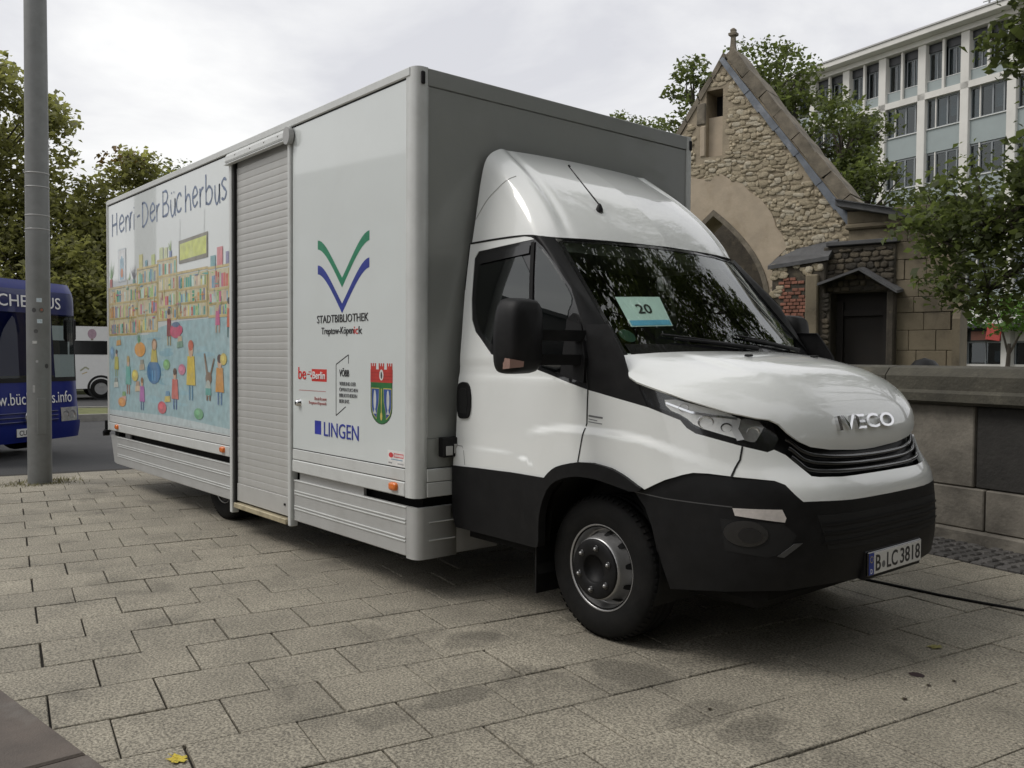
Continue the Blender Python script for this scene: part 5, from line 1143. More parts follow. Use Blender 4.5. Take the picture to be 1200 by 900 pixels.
# lamp post at the left
post = empty('lamp_post', (-6.545, -.569, 0), 0, 'grey metal lamp post covered in small stickers beside the blue bus', 'lamp post')
MB().lathe([(.1215, -.05), (.1215, 1.2), (.120, 3.0), (.112, 5.6), (.10, 8.2), (0, 8.2)], (0, 0, 0), 'z', 40).build('post_shaft', steel, post)
for z in (2.79, 2.94, 3.25, 3.40):
    r = .1205; MB().lathe([(r-.002, 0), (r+.003, .002), (r+.003, .012), (r-.002, .014)], (0, 0, z), 'z', 40).build('post_band', alu_dark, post)
boxobj('service_door', (.112, .124, -.045, .045, .55, .95), steel, post, .004)
def sticker(az, z, w, h, col, rnd=False):
    n_ = 10; a0 = R(az); r = .1235; V = []
    if rnd:
        for i in range(16): t = 2*math.pi*i/16; a = a0+w*math.cos(t)/r; V.append((r*math.cos(a), r*math.sin(a), z+h*math.sin(t)))
        m_ = MB().add(V, [tuple(range(16))])
    else:
        for i in range(5):
            a = a0+w*(i/4-.5)*2/r; V += [(r*math.cos(a), r*math.sin(a), z-h), (r*math.cos(a), r*math.sin(a), z+h)]
        m_ = MB().add(V, [(2*i, 2*i+2, 2*i+3, 2*i+1) for i in range(4)])
    return m_.build('sticker', mat('sticker_%d_%d_%d' % tuple(int(c_*99) for c_ in col), col, .5, var=.2, vscale=40), post)
for (az, z, w, h, col, rd) in ((-8, 2.02, .026, .022, (.55, .62, .66), 0), (-8, 2.02, .017, .010, (.06, .25, .42), 1), (-6, 1.79, .026, .022, (.55, .62, .66), 0), (-6, 1.79, .017, .010, (.06, .25, .42), 1), (-32, 1.91, .022, .026, (.06, .06, .06), 1), (2, 1.91, .026, .028, (.10, .10, .09), 1), (3, 1.915, .012, .014, (.35, .12, .08), 1), (-24, 1.68, .022, .022, (.08, .08, .08), 1), (-30, 1.56, .024, .015, (.50, .50, .48), 0), (-20, 1.35, .012, .012, (.4, .4, .4), 0), (26, 1.30, .022, .026, (.05, .05, .05), 1), (-36, 1.05, .012, .04, (.36, .36, .35), 0)): sticker(az, z, w, h, col, rd)

# ------------------------------------------------------------------ blue bus, nose on
bluep = mat('bus_blue', (.004, .014, .16), .35, var=.06, vscale=2, coat=.15, spec=.3); blued = mat('bus_dark_blue', (.008, .016, .10), .35, var=.1, coat=.5)
bus = empty('blue_library_bus', (-9.30, -.117, 0), R(35.4), 'dark blue library bus facing the camera behind the lamp post', 'bus')
HWb = 1.0
def busP(y, z, off=0.):
    """front skin: bulges a little, leans back towards the top, rounds at the corners"""
    t = abs(y)/HWb; x = -.05*t**12-.02*t*t; x += smooth([(.2, -.02), (.45, .02), (.75, .0), (1.05, -.02), (2.0, -.05), (2.3, -.07), (2.46, -.16)], z)
    return (x+off, y, z)
def buspatch(name, y0, y1, z0, z1, material, off=0., ny=20, nz=8, parent=None):
    V = [busP(y0+(y1-y0)*i/ny, z0+(z1-z0)*j/nz, off) for j in range(nz+1) for i in range(ny+1)]
    return MB().add(V, [(j*(ny+1)+i, j*(ny+1)+i+1, (j+1)*(ny+1)+i+1, (j+1)*(ny+1)+i) for j in range(nz) for i in range(ny)], True).build(name, material, parent or bus)
m = MB(); pts = [(-.42, -1.0), (-6.2, -1.0), (-6.2, 1.0), (-.42, 1.0)]
V = [(x, y, .28) for x, y in pts]+[(x if x < -1 else x-.03, y, 1.05) for x, y in pts]+[(x if x < -1 else x-.10, y*.985, 2.2) for x, y in pts]+[(x if x < -1 else x-.18, y*.95, 2.40) for x, y in pts]+[(x if x < -1 else x-.34, y*.86, 2.46) for x, y in pts]
m.add(V, [(4*k+i, 4*k+(i+1) % 4, 4*k+4+(i+1) % 4, 4*k+4+i) for k in range(4) for i in range(4)]+[(16, 17, 18, 19), (0, 3, 2, 1)]); bodyb = m.build('bus_body', bluep, bus)
buspatch('bus_front', -1, 1, .22, 1.06, bluep, 0); buspatch('bus_forehead', -1, 1, 1.98, 2.455, bluep, 0, nz=8); buspatch('destination_panel', -.97, .97, 2.0, 2.32, blued, .006, nz=4)
buspatch('windscreen', -.985, .985, 1.05, 2.0, busglass, .004); buspatch('windscreen_frame', -.99, .99, 1.04, 1.10, gap, .007, nz=2)
for s in (-1, 1): buspatch('windscreen_frame', s*.985, s*.94, 1.05, 2.0, gap, .007, ny=2)
boxobj('bus_cabin', (-5.5, -.9, -.9, .9, .5, 1.0), interior, bus); boxobj('bus_cabin_wall', (-3.0, -2.9, -.95, .95, .5, 2.3), interior, bus); boxobj('bus_dashboard', (-.75, -.35, -.9, .9, .95, 1.12), interior, bus, .03)
boxobj('bus_seat', (-1.3, -1.1, .30, .75, .9, 1.65), seatm, bus, .05); boxobj('sun_blind', (-.55, -.53, .15, .85, 1.62, 1.90), mat('blind_green', (.42, .56, .46), .8), bus)
swb = [(-.72+.05*math.sin(t), .52+.19*math.cos(t), 1.22+.16*math.sin(t)) for t in np.linspace(0, 2*math.pi, 17)]; MB().tube(swb, .014, 6, cap=False).build('bus_steering_wheel', interior, bus)
for s in (-1, 1):
    hl = buspatch('bus_headlamp', s*.58, s*.93, .46, .66, mat('bus_lamp', (.50, .51, .52), .15, metal=.5, var=.25, vscale=25), .010, ny=8, nz=4)
    for q in (.68, .82): P = busP(s*q, .56, .012); MB().lathe([(.055, .0), (.04, -.004), (.0, -.006)], P, 'x', 14, sign=1).build('bulb_bowl', chrome, hl)
    fl = MB().tube([busP(s*.62, .27, .012), busP(s*.70, .45, .012)], .012, 6).build('bumper_flash', alu, bus)
    f2 = buspatch('fog_lamp', s*.68, s*.86, .33, .37, mat('bus_fog', (.5, .5, .5), .2), .012, ny=4, nz=2)
    ar = MB(); ar.tube([(-.50, s*.99, 2.06), (-.36, s*1.10, 2.05), (-.32, s*1.16, 1.98)], .02, 6); aro = ar.build('bus_mirror', black, bus); boxobj('mirror_shell', (-.40, -.27, min(s*1.07, s*1.26), max(s*1.07, s*1.26), 1.62, 1.98), black, aro, .04)
    wh = MB().lathe([(.20, .0), (.34, .01), (.36, -.03), (.36, -.18), (.2, -.2)], (-1.0, s*.97, .36), n=24, sign=s).build('bus_wheel', rubber, bus); MB().lathe([(0, -.02), (.15, -.01), (.2, -.0)], (-1.0, s*.97, .36), n=20, sign=s).build('rim', silver, wh)
    wh = MB().lathe([(.20, .0), (.34, .01), (.36, -.03), (.36, -.18), (.2, -.2)], (-4.7, s*.97, .36), n=24, sign=s).build('bus_wheel', rubber, bus); MB().lathe([(0, -.02), (.15, -.01), (.2, -.0)], (-4.7, s*.97, .36), n=20, sign=s).build('rim', silver, wh)
    for x0 in (-2.4, -3.7, -5.0): boxobj('side_window', (x0, x0+1.15, s*.998-.006, s*.998+.006, 1.2, 2.0), busglass, bus)
buspatch('bus_bumper', -1, 1, .22, .46, bluep, .03, nz=3)
def wraptext(body_, y0, z, w, h, material, off=.014, bold=0.):
    t = text('bus_lettering', body_, 1, (0, 0, 0), (0, 0, 0), material, bus, ext=.001, fit=w, fith=h, bold=bold); me = t.data; co = np.empty(len(me.vertices)*3, np.float32); me.vertices.foreach_get('co', co); co = co.reshape(-1, 3)
    for i, (x, y, d) in enumerate(co): co[i] = Vector(busP(y0+x, z+y, off+d))
    me.vertices.foreach_set('co', co.ravel()); me.update()
wraptext('BÜCHERBUS', -.80, 2.075, 1.46, .20, txt_white, bold=.005); wraptext('www.bücherbus.info', -.80, .735, 1.62, .165, txt_white)
star = MB(); c0 = busP(0, .56, .035); star.tube([(c0[0], .105*math.cos(t), .56+.105*math.sin(t)) for t in np.linspace(0, 2*math.pi, 25)], .010, 6, cap=False)
for k in range(3): a = math.pi/2+k*2*math.pi/3; star.tube([(c0[0], 0, .56), (c0[0], .1*math.cos(a), .56+.1*math.sin(a))], [.016, .004], 6)
star.build('radiator_emblem', chrome, bus)
for z in (.50, .56, .62): MB().tube([busP(y, z, .008) for y in np.linspace(-.52, .52, 13)], .010, 5).build('grille_bar', blued, bus)
bp = boxobj('bus_plate', (.045, .052, -.26, .26, .30, .41), whiteplate, bus); text('plate_lettering', 'CUX-L 110', 1, (.0535, -.22, .318), FRONT, txt_black, bp, ext=.0006, fit=.44, fith=.07, bold=.01)

# ------------------------------------------------------------------ white minibus across the road
wb = empty('white_minibus', uv(-27.3, .65), UA+R(90), 'white minibus with dark windows across the road behind the blue bus', 'minibus')
wbp = mat('minibus_white', (.72, .72, .70), .35, var=.03, coat=.4)
m = MB(); m.prism([(-2.2, .32), (-2.3, .9), (-2.25, 2.2), (-2.1, 2.32), (2.3, 2.32), (2.62, 2.15), (3.1, 1.35), (3.6, 1.15), (3.7, .8), (3.65, .35)], 'y', -1.0, 1.0); wbo = m.build('minibus_body', wbp, wb)
for s in (-1, 1):
    for x0, x1 in ((-2.0, -.95), (-.9, .2), (.25, 1.3), (1.35, 2.35)): boxobj('side_window', (x0, x1, s*1.002-.004, s*1.002+.004, 1.42, 1.86), blackg, wb)
    for x in (.0, 2.85, -.95):
        if x == -.95: continue
        w_ = MB().lathe([(.19, .0), (.30, .012), (.33, -.02), (.33, -.2), (.19, -.2)], (x, s*1.008, .33), n=28, sign=s).build('minibus_wheel', rubber, wb); MB().lathe([(0, .0), (.10, .012), (.17, .0), (.2, .004)], (x, s*1.0, .33), n=24, sign=s).build('rim', silver, w_)
        MB().lathe([(.33, .004), (.40, .006)], (x, s*1.003, .36), n=28, sign=s).build('wheel_arch', gap, wb)
p = PR(lambda x, z, d: (x, 1.001+d, z)); p2 = PR(lambda x, z, d: (x, -1.001-d, z))
for q in (p, p2):
    q.ell(-.25, 2.08, .13, .16, (.40, .28, .33)); q.poly([(-.29, 1.93), (-.21, 1.93), (-.22, 1.88), (-.28, 1.88)], (.3, .25, .2)); q.line([(-.6, .9), (-.45, 1.02), (-.35, .95)], .05, (.35, .36, .25)); q.line([(-.55, .8), (-.4, .86)], .03, (.5, .4, .2)); q.line([(.2, 1.2), (.5, 1.26)], .04, (.3, .36, .46)); q.build('side_print', wbo)

# ------------------------------------------------------------------ cable, leaves, small marks
cable = MB().tube([(.9, 2.35, .008), (1.15, 2.50, .010), (1.319, 2.565, .010), (1.45, 2.545, .009), (1.676, 2.542, .009), (1.891, 2.536, .009), (2.125, 2.556, .009), (2.345, 2.586, .009), (2.7, 2.64, .009), (3.3, 2.70, .009), (4.5, 2.6, .009)], .0085, 8).build('power_cable', rubber)
tag(cable, 'black power cable lying on the slabs ahead of the truck', 'cable')
def leafthing(x, y, s, rz, col, label, curl=.3):
    n_ = 22; V = [(0, 0, .004)]; 
    for i in range(n_):
        a = 2*math.pi*i/n_; r = s*(.55+.45*abs(math.cos(2.5*a)))*(1.15 if i % 2 else .9); V.append((r*math.cos(a), r*math.sin(a)*.8, .004+curl*s*(r/s)**2*.3*(1+math.sin(3*a))*.5))
    m_ = MB().add(V, [(0, i+1, (i+1) % n_+1) for i in range(n_)]); m_.tube([(0, 0, .005), (-s*1.3, s*.2, .008)], .0012, 4)
    o = m_.build('fallen_leaf', mat('leaf_'+label.split()[0], col, .7, var=.5, vscale=45, dirt=((.10, .12, .02), 40, .5, .62, .7))); o.location = (x, y, .001); o.rotation_euler = (0, 0, rz); tag(o, label, 'leaf', 'fallen leaves on the paving')
leafthing(1.132, -1.767, .042, .4, (.62, .48, .05), 'yellow fallen leaf on the slabs at the lower left edge')
leafthing(2.301, 1.559, .040, 1.2, (.34, .30, .10), 'dull tan leaf on the slab ahead of the truck')
for (x, y, s, lab) in ((2.517, .78, .016, 'brown leaf scrap on the slabs nearest the camera at right'), (2.512, 1.015, .013, 'small dark leaf scrap just nearer than the round stain'), (2.562, 1.155, .012, 'small dark leaf scrap right of the round stain'), (2.06, .056, .012, 'dark leaf scrap in front of the front wheel')): leafthing(x, y, s, x*7, (.05, .035, .025), lab, .1)
gum = MB().add([(2.416+.035*math.cos(2*math.pi*i/18)*(1+.12*math.sin(3*i)), 1.109+.03*math.sin(2*math.pi*i/18), .0022) for i in range(18)], [tuple(range(18))]).build('paint_blot', mat('blot', (.045, .028, .03), .6, var=.2)); tag(gum, 'round dark blot on the slab ahead of the bumper', 'stain')
grassm = mat('weed', (.14, .13, .05), .9, var=.4, island=.4)
wd = MB(); rgw = random.Random(5)
for i in range(420):
    a = rgw.uniform(0, 6.28); r = .125+abs(rgw.gauss(0, .09)); x, y = -6.545+r*math.cos(a), -.569+r*1.5*math.sin(a); h = rgw.uniform(.01, .045); d = rgw.uniform(0, 6.28)
    wd.add([(x-.006, y, 0), (x+.006, y+.004, 0), (x+.02*math.cos(d), y+.02*math.sin(d), h)], [(0, 1, 2)])
w_ = wd.build('weeds', grassm); w_['kind'] = 'stuff'; tag(w_, 'dry weeds round the foot of the lamp post', 'weeds')
# ================================================================== CHAPEL RUIN
mortar = mat('mortar', (.34, .285, .205), .95, var=.25, vscale=3, bump=.8, bscale=30, dirt=((.14, .115, .08), 1.6, .5, .72, .5))
rub = [mat('rubble_%d' % i, c_, .9, var=.28, vscale=6, bump=.7, bscale=40, dirt=((.12, .10, .075), 3.5, .55, .75, .45)) for i, c_ in enumerate(((.46, .395, .28), (.41, .35, .245), (.52, .465, .355), (.36, .305, .21)))]
plaster = mat('old_plaster', (.45, .375, .28), .92, var=.14, vscale=2.5, bump=.3, bscale=25, dirt=((.30, .235, .15), 2.2, .5, .7, .5))
ashlar = mat('apse_ashlar', (.215, .18, .122), .9, var=.25, vscale=3, bump=.4, bscale=30, dirt=((.06, .05, .036), 1.5, .45, .66, .8))
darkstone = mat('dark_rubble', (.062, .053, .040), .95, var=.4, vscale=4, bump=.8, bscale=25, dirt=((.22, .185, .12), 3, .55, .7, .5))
lead = mat('lead_flashing', (.13, .145, .165), .5, metal=.3, var=.3, vscale=5, bump=.3, bscale=20, dirt=((.30, .31, .33), 3, .55, .7, .6))
slate = mat('slate_slab', (.085, .086, .088), .75, var=.3, vscale=6, bump=.4, bscale=30)
copst = mat('coping_stone', (.185, .16, .122), .92, var=.5, vscale=4, bump=.7, bscale=30, dirt=((.09, .08, .055), 2.5, .48, .7, .6))
brickm = mat('old_brick', (.26, .115, .078), .9, var=.3, vscale=12, bump=.5, bscale=60, island=.3)
oldwood = mat('old_door', (.018, .0145, .012), .8, var=.3, vscale=5)
ch = empty('chapel_ruin', (-6.201, 11.437, 0), R(12), 'ruined medieval stone chapel gable with pointed arch and lead flashing', 'chapel')
CP = lambda a, b, d: (a, d, b)
# pointed arch opening
AX, AZ, HW, SPZ = -.22, 4.22, 1.07, 2.45
def archpts(grow=0.):
    n_ = 10; r = []
    for i in range(n_+1):
        t = i/n_; r.append((AX+(HW+grow)*(1-t**1.9*1.0) if t < 1 else AX, SPZ+(AZ+grow*1.3-SPZ)*t**.93))
    l = [(2*AX-x, z) for x, z in r[::-1][1:]]
    return [(AX+HW+grow, .02)]+r+l+[(AX-HW-grow, .02)]
archo = archpts(); niche = [(-.42, 5.40), (-.07, 5.40), (-.07, 6.70), (-.42, 6.70)]
rgc = random.Random(21)
def slopeR(g): return 7.25-(g-.0)*1.345
def slopeL(g): return 7.25+(g+.05)*1.40
right = [(.03, 7.25)]+[(g+rgc.uniform(-.02, .02), slopeR(g)) for g in np.arange(.3, 2.9, .3)]
left = [(g+rgc.uniform(-.04, .04), slopeL(g)+rgc.uniform(-.03, .03)) for g in np.arange(-2.9, -.1, .18)]
outer = [(3.0, 0), (3.0, 3.2)]+right[::-1]+left[::-1]+[(-2.95, 3.2), (-2.95, 0)]
fillholes(outer, [archo, niche], CP, .0, .6).build('gable_wall', mortar, ch)
fillholes([(-.44, 5.38), (-.05, 5.38), (-.05, 6.20), (-.44, 6.20)], [], CP, .13, .5).build('niche_back', plaster, ch); boxobj('niche_back', (-.44, -.05, .50, .58, 6.2, 6.72), gap, ch)
boxobj('niche_jamb', (-.62, -.425, -.03, .1, 6.05, 6.48), copst, ch, .02); boxobj('niche_jamb', (-.54, -.425, -.025, .1, 5.42, 6.03), plaster, ch, .02)
# plaster patch round the arch
pl_out = [(-1.6, 4.75), (-1.2, 4.92), (-.9, 4.86), (-.69, 5.03), (-.35, 4.95), (-.1, 5.05), (.12, 4.9), (.35, 4.80), (.53, 4.60), (.74, 4.46), (.95, 4.17), (1.05, 3.9), (1.17, 3.74), (1.25, 3.5), (1.1, 3.36), (1.0, 3.28), (.985, 2.4), (1.0, 1.2), (1.02, .1), (-1.6, .1)]
a2 = archpts(.0); a2 = [(x, z if z > .3 else .08) for x, z in a2]
pp = fillholes(pl_out, [[(x, z) for x, z in archpts(.005)][1:-1]+[(AX-HW-.005, .3), (AX+HW+.005, .3)]], CP, -.022, .002); pp.build('plaster_patch', plaster, ch)
# moulded arch edge
o1 = archpts(.10)[1:-1]; i1 = archpts(.006)[1:-1]; fillholes(o1+i1[::-1], [], CP, -.05, .12).build('arch_moulding', copst, ch)
# inner wall seen through the arch, with its own lower arch
inner_arch = [(x*.8+.35, z*.80) for x, z in archpts(.0)]
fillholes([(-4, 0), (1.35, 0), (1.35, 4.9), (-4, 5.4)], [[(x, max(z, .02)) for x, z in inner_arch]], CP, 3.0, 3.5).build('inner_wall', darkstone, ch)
# rubble stones
def stone_mesh(seed):
    rg_ = random.Random(seed); n_ = 9; V = []; ph = rg_.uniform(0, 6)
    for (k, y) in ((1.0, .02), (.98, -.55), (.86, -1.0)):
        for i in range(n_):
            a = 2*math.pi*i/n_+ph*.1; ex = math.copysign(abs(math.cos(a))**.7, math.cos(a)); ez = math.copysign(abs(math.sin(a))**.7, math.sin(a)); r = rg_.uniform(.80, 1.16)
            V.append((ex*.5*k*r, y+(rg_.uniform(-.35, .3) if y < -.9 else 0), ez*.5*k*r))
    F = [(j*n_+i, j*n_+(i+1) % n_, (j+1)*n_+(i+1) % n_, (j+1)*n_+i) for j in (0, 1) for i in range(n_)]+[tuple(range(2*n_, 3*n_))]
    m_ = MB().add(V, F, True); me = m_.mesh('stone'); return me
SM = []
for i in range(12):
    for j in range(4):
        me = stone_mesh(i) if j == 0 else SM[-1].copy(); me.materials.clear(); me.materials.append(rub[j]); SM.append(me)
cand = []
z = 2.3
while z < 7.1:
    h = rgc.uniform(.055, .115); g = -2.6+rgc.uniform(0, .1)
    while g < 2.75:
        w_ = rgc.choice((.07, .10, .13, .16, .20, .24))*rgc.uniform(.85, 1.15); cg, cz = g+w_/2, z+h/2+rgc.uniform(-.03, .03)
        ok = cz+h*.5 < slopeR(cg+w_*.35)-.16 and cz+h*.5 < slopeL(cg-w_*.3)-.03 and not inside((cg, cz), pl_out) and not inside((cg, cz), archpts(.12)) and not (-.66 < cg < .04 and 5.32 < cz < 6.78) and not (cg > 1.02 and cz < 3.35)
        if ok: cand.append((cg, cz, w_, h))
        g += w_-.004
    z += h-.006
cand.sort(key=lambda q: (q[0] < -1.15, -(q[2]*q[3]))); rs = MB()
for i, (cg, cz, w_, h) in enumerate(cand):
    me = SM[rgc.randrange(len(SM))]
    if i < 300:
        o = link('stone', me, None, ch); o.location = (cg, .004, cz); o.scale = (w_, rgc.uniform(.012, .034), h*rgc.uniform(.85, 1.15)); o.rotation_euler = (0, rgc.uniform(-.22, .22), 0)
    else:
        d = rgc.uniform(.012, .03); rs.add([(cg+v.co.x*w_, .004+v.co.y*d, cz+v.co.z*h) for v in me.vertices], [tuple(pl_.vertices) for pl_ in me.polygons], True)
for i in range(420):
    cg, cz = rgc.uniform(-1.2, 2.6), rgc.uniform(2.4, 7.0)
    if cz < slopeR(cg)-.24 and cz < slopeL(cg)-.08 and not inside((cg, cz), pl_out) and not inside((cg, cz), archpts(.14)) and not (-.66 < cg < .04 and 5.32 < cz < 6.78) and not (cg > 1.02 and cz < 3.35):
        me = SM[rgc.randrange(len(SM))]; w_, h, d = rgc.uniform(.06, .13), rgc.uniform(.05, .09), rgc.uniform(.012, .03); rs.add([(cg+v.co.x*w_, .004+v.co.y*d, cz+v.co.z*h) for v in me.vertices], [tuple(pl_.vertices) for pl_ in me.polygons], True)
if rs.v: rs.build('stone', rub[1], ch, kind='stuff')
# lead flashing in overlapping sheets and stone coping above it
sl_len = math.hypot(2.62, 3.52); dx, dz = 2.62/sl_len, -3.52/sl_len; nx, nz_ = dz, -dx       # along slope; nx,nz_ points down-left
t = 0.
k = 0
while t < sl_len-.1:
    t1 = min(t+rgc.uniform(.3, .6), sl_len); w0 = .105+rgc.uniform(-.02, .025)
    a = (-.06+dx*t, 7.29+dz*t); b = (-.06+dx*(t1+.03), 7.29+dz*(t1+.03)); li = .012*(k % 2)
    q = [(a[0]+nx*w0, a[1]+nz_*w0), (b[0]+nx*(w0+.02), b[1]+nz_*(w0+.02)), (b[0], b[1]), (a[0], a[1])]
    m = MB(); V = [(x, -.075-li, z) for x, z in q[:2]]+[(x, -.055-li, z) for x, z in q[2:]]+[(x, .0, z) for x, z in q]; m.add(V, [(0, 1, 2, 3), (4, 7, 6, 5), (0, 4, 5, 1), (1, 5, 6, 2), (2, 6, 7, 3), (3, 7, 4, 0)]); m.build('flashing_sheet', lead, ch)
    t = t1; k += 1
t = 0
while t < sl_len-.15:
    t1 = min(t+rgc.uniform(.42, .62), sl_len); a = (-.04+dx*t, 7.30+dz*t); b = (-.04+dx*(t1-.012), 7.30+dz*(t1-.012)); w0 = -.19-rgc.uniform(0, .025)
    q = [(a[0]-.0, a[1]), (b[0], b[1]), (b[0]+nx*w0, b[1]+nz_*w0), (a[0]+nx*w0, a[1]+nz_*w0)]
    q = [(x+rgc.uniform(-.018, .018), z_+rgc.uniform(-.018, .018)) for x, z_ in q]; mq = [((q[2][0]+q[3][0])/2+rgc.uniform(-.01, .02), (q[2][1]+q[3][1])/2+rgc.uniform(-.02, .03))]; q = q[:3]+mq+q[3:]
    m = MB(); m.prism(q, 'y', -.02-rgc.uniform(0, .035), .62); m.build('coping_block', copst, ch); t = t1
for g in np.arange(-2.7, -.15, .27):
    q = [(g, slopeL(g)-.03), (g+.25, slopeL(g+.25)-.03), (g+.25-.05, slopeL(g+.25)+.05+rgc.uniform(0, .05)), (g-.05, slopeL(g)+.05+rgc.uniform(0, .06))]
    m = MB(); m.prism(q, 'y', -.03, .63); m.build('coping_block', copst, ch)
# finial
m = MB(); V = []
for (hw, z) in ((.17, 7.12), (.12, 7.26), (.065, 7.36), (.045, 7.55), (.038, 7.70), (.075, 7.725), (.08, 7.77), (.045, 7.79), (.05, 7.84), (.02, 7.87)):
    V += [(.06-hw, .15-hw*.9, z), (.06+hw, .15-hw*.9, z), (.06+hw, .15+hw*.9, z), (.06-hw, .15+hw*.9, z)]
m.add(V, [(4*j+i, 4*j+(i+1) % 4, 4*j+4+(i+1) % 4, 4*j+4+i) for j in range(9) for i in range(4)]+[(36, 37, 38, 39)]); m.build('finial', copst, ch)
# buttress with slate weathering, patched with brick
boxobj('buttress', (1.16, 2.13, -.5, 0.02, 0, 3.17), darkstone, ch, .02)
m = MB(); V = [(1.10, -.56, 3.13), (2.20, -.56, 3.24), (2.20, .0, 3.60), (1.50, .0, 3.50), (1.10, .0, 3.36)]; V += [(x, y, z-.07) for x, y, z in V]
m.add(V, [(0, 1, 2, 3, 4), (9, 8, 7, 6, 5), (0, 5, 6, 1), (1, 6, 7, 2), (0, 4, 9, 5)]); m.build('weathering_slab', slate, ch)
br = MB(); zz = 2.14; r = 0
while zz < 2.90:
    g = 1.32+(.06 if r % 2 else 0)+rgc.uniform(-.03, .03)
    while g < 1.76:
        if rgc.random() < .82: br.box(g, g+.108, -.525+rgc.uniform(0, .012), -.495, zz, zz+.052, .006)
        g += .12
    zz += .064; r += 1
br.build('brick_patch', brickm, ch, kind='stuff')
for i in range(34):
    g, z_ = rgc.choice([(rgc.uniform(1.2, 1.34), rgc.uniform(1.5, 3.0)), (rgc.uniform(1.2, 2.05), rgc.uniform(2.93, 3.12)), (rgc.uniform(1.3, 1.8), rgc.uniform(1.5, 2.08))]); me = SM[rgc.randrange(len(SM))]
    o = link('stone', me, None, ch); o.location = (g, -.499, z_); o.scale = (rgc.uniform(.1, .2), rgc.uniform(.02, .04), rgc.uniform(.08, .13))
dk = [mat('dark_stone_%d' % i, c_, .92, var=.35, vscale=6, bump=.8, bscale=35) for i, c_ in enumerate(((.085, .072, .053), (.12, .10, .07), (.055, .048, .038)))]
for (g0, g1, z0, z1, y) in ((2.06, 3.24, 2.62, 3.40, -.351), (2.05, 2.21, 1.3, 2.58, -.481), (1.36, 1.80, 1.3, 2.1, -.501)):
    z = z0
    while z < z1-.05:
        h = rgc.uniform(.06, .12); g = g0+rgc.uniform(0, .04)
        while g < g1-.06:
            w_ = min(rgc.uniform(.09, .24), g1-g); me = SM[rgc.randrange(12)*4].copy(); me.materials.clear(); me.materials.append(rgc.choice(dk)); o = link('stone', me, None, ch); o.location = (g+w_/2, y, z+h/2); o.scale = (w_*.97, rgc.uniform(.015, .04), h*.96); o.rotation_euler = (0, rgc.uniform(-.15, .15), 0); g += w_+.004
        z += h+.003
boxobj('pilaster', (1.81, 2.03, -.60, -.49, 0, 2.93), ashlar, ch, .02)
# porch: gabled slate hood over a dark doorway
boxobj('porch_wall', (2.04, 3.26, -.35, .2, 2.6, 3.42), darkstone, ch, .02); boxobj('porch_wall', (2.04, 2.22, -.48, .2, 0, 2.6), darkstone, ch, .02); boxobj('porch_wall', (3.16, 3.28, -.48, .2, 0, 2.6), darkstone, ch, .02)
boxobj('porch_back', (2.2, 3.2, -.06, -.01, 0, 2.7), oldwood, ch); boxobj('porch_frame', (2.22, 2.34, -.14, -.07, 0, 2.45), oldwood, ch); boxobj('porch_frame', (3.02, 3.14, -.14, -.07, 0, 2.45), oldwood, ch); boxobj('porch_frame', (2.345, 3.015, -.13, -.07, 2.2, 2.3), oldwood, ch)
for (x0, z0, x1, z1) in ((2.06, 2.76, 2.76, 2.99), (2.76, 2.99, 3.38, 2.58)):
    V = [(x0, -.72, z0), (x1, -.72, z1), (x1, .1, z1+.10), (x0, .1, z0+.10)]; V += [(x, y, z-.045) for x, y, z in V]; m = MB(); m.add(V, [(0, 1, 2, 3), (7, 6, 5, 4), (0, 4, 5, 1), (1, 5, 6, 2), (2, 6, 7, 3), (3, 7, 4, 0)]); m.build('porch_roof', slate, ch)
boxobj('porch_top', (2.1, 3.3, -.42, .3, 3.425, 3.50), slate, ch, .01)
# apse wall in weathered ashlar, its slate roof edge and corner buttress
boxobj('apse_wall', (3.22, 4.16, -.26, .6, 0, 4.0), darkstone, ch)
z = 1.25
r = 0
while z < 3.9:
    h = rgc.choice((.26, .30, .34)); g = 3.215-(.18 if r % 2 else 0)
    while g < 4.17:
        w_ = rgc.uniform(.34, .52); a, b = max(g, 3.215), min(g+w_-.006, 4.18)
        if b-a > .06: o = MB().box(a, b, -.30+rgc.uniform(0, .015), -.2, z, z+h-.006, .008).build('ashlar_block', ashlar, ch)
        g += w_
    z += h; r += 1
boxobj('apse_plinth', (3.18, 4.3, -.42, .4, 1.18, 1.30), ashlar, ch, .03); boxobj('apse_plinth', (3.14, 4.34, -.46, .4, 0, 1.17), darkstone, ch, .02)
m = MB(); m.prism([(-.5, 0), (-.5, 2.1), (-.28, 2.5), (.1, 2.5), (.1, 0)], 'x', 4.185, 4.30); m.build('corner_buttress', ashlar, ch)
boxobj('apse_cornice', (2.40, 3.42, -.36, .3, 3.70, 3.80), ashlar, ch, .03)
boxobj('apse_upper_wall', (2.45, 3.40, -.28, .5, 3.5, 3.70), ashlar, ch, .01); boxobj('apse_upper_wall', (2.42, 3.41, -.27, .5, 3.81, 4.02), ashlar, ch, .01)
V = [(2.28, -.50, 4.22), (3.52, -.50, 3.90), (3.52, .9, 3.86), (2.28, .9, 4.18)]; V += [(x, y, z-.10) for x, y, z in V]
m = MB(); m.add(V, [(0, 1, 2, 3), (7, 6, 5, 4), (0, 4, 5, 1), (1, 5, 6, 2), (2, 6, 7, 3), (3, 7, 4, 0)]); m.build('apse_roof', slate, ch)
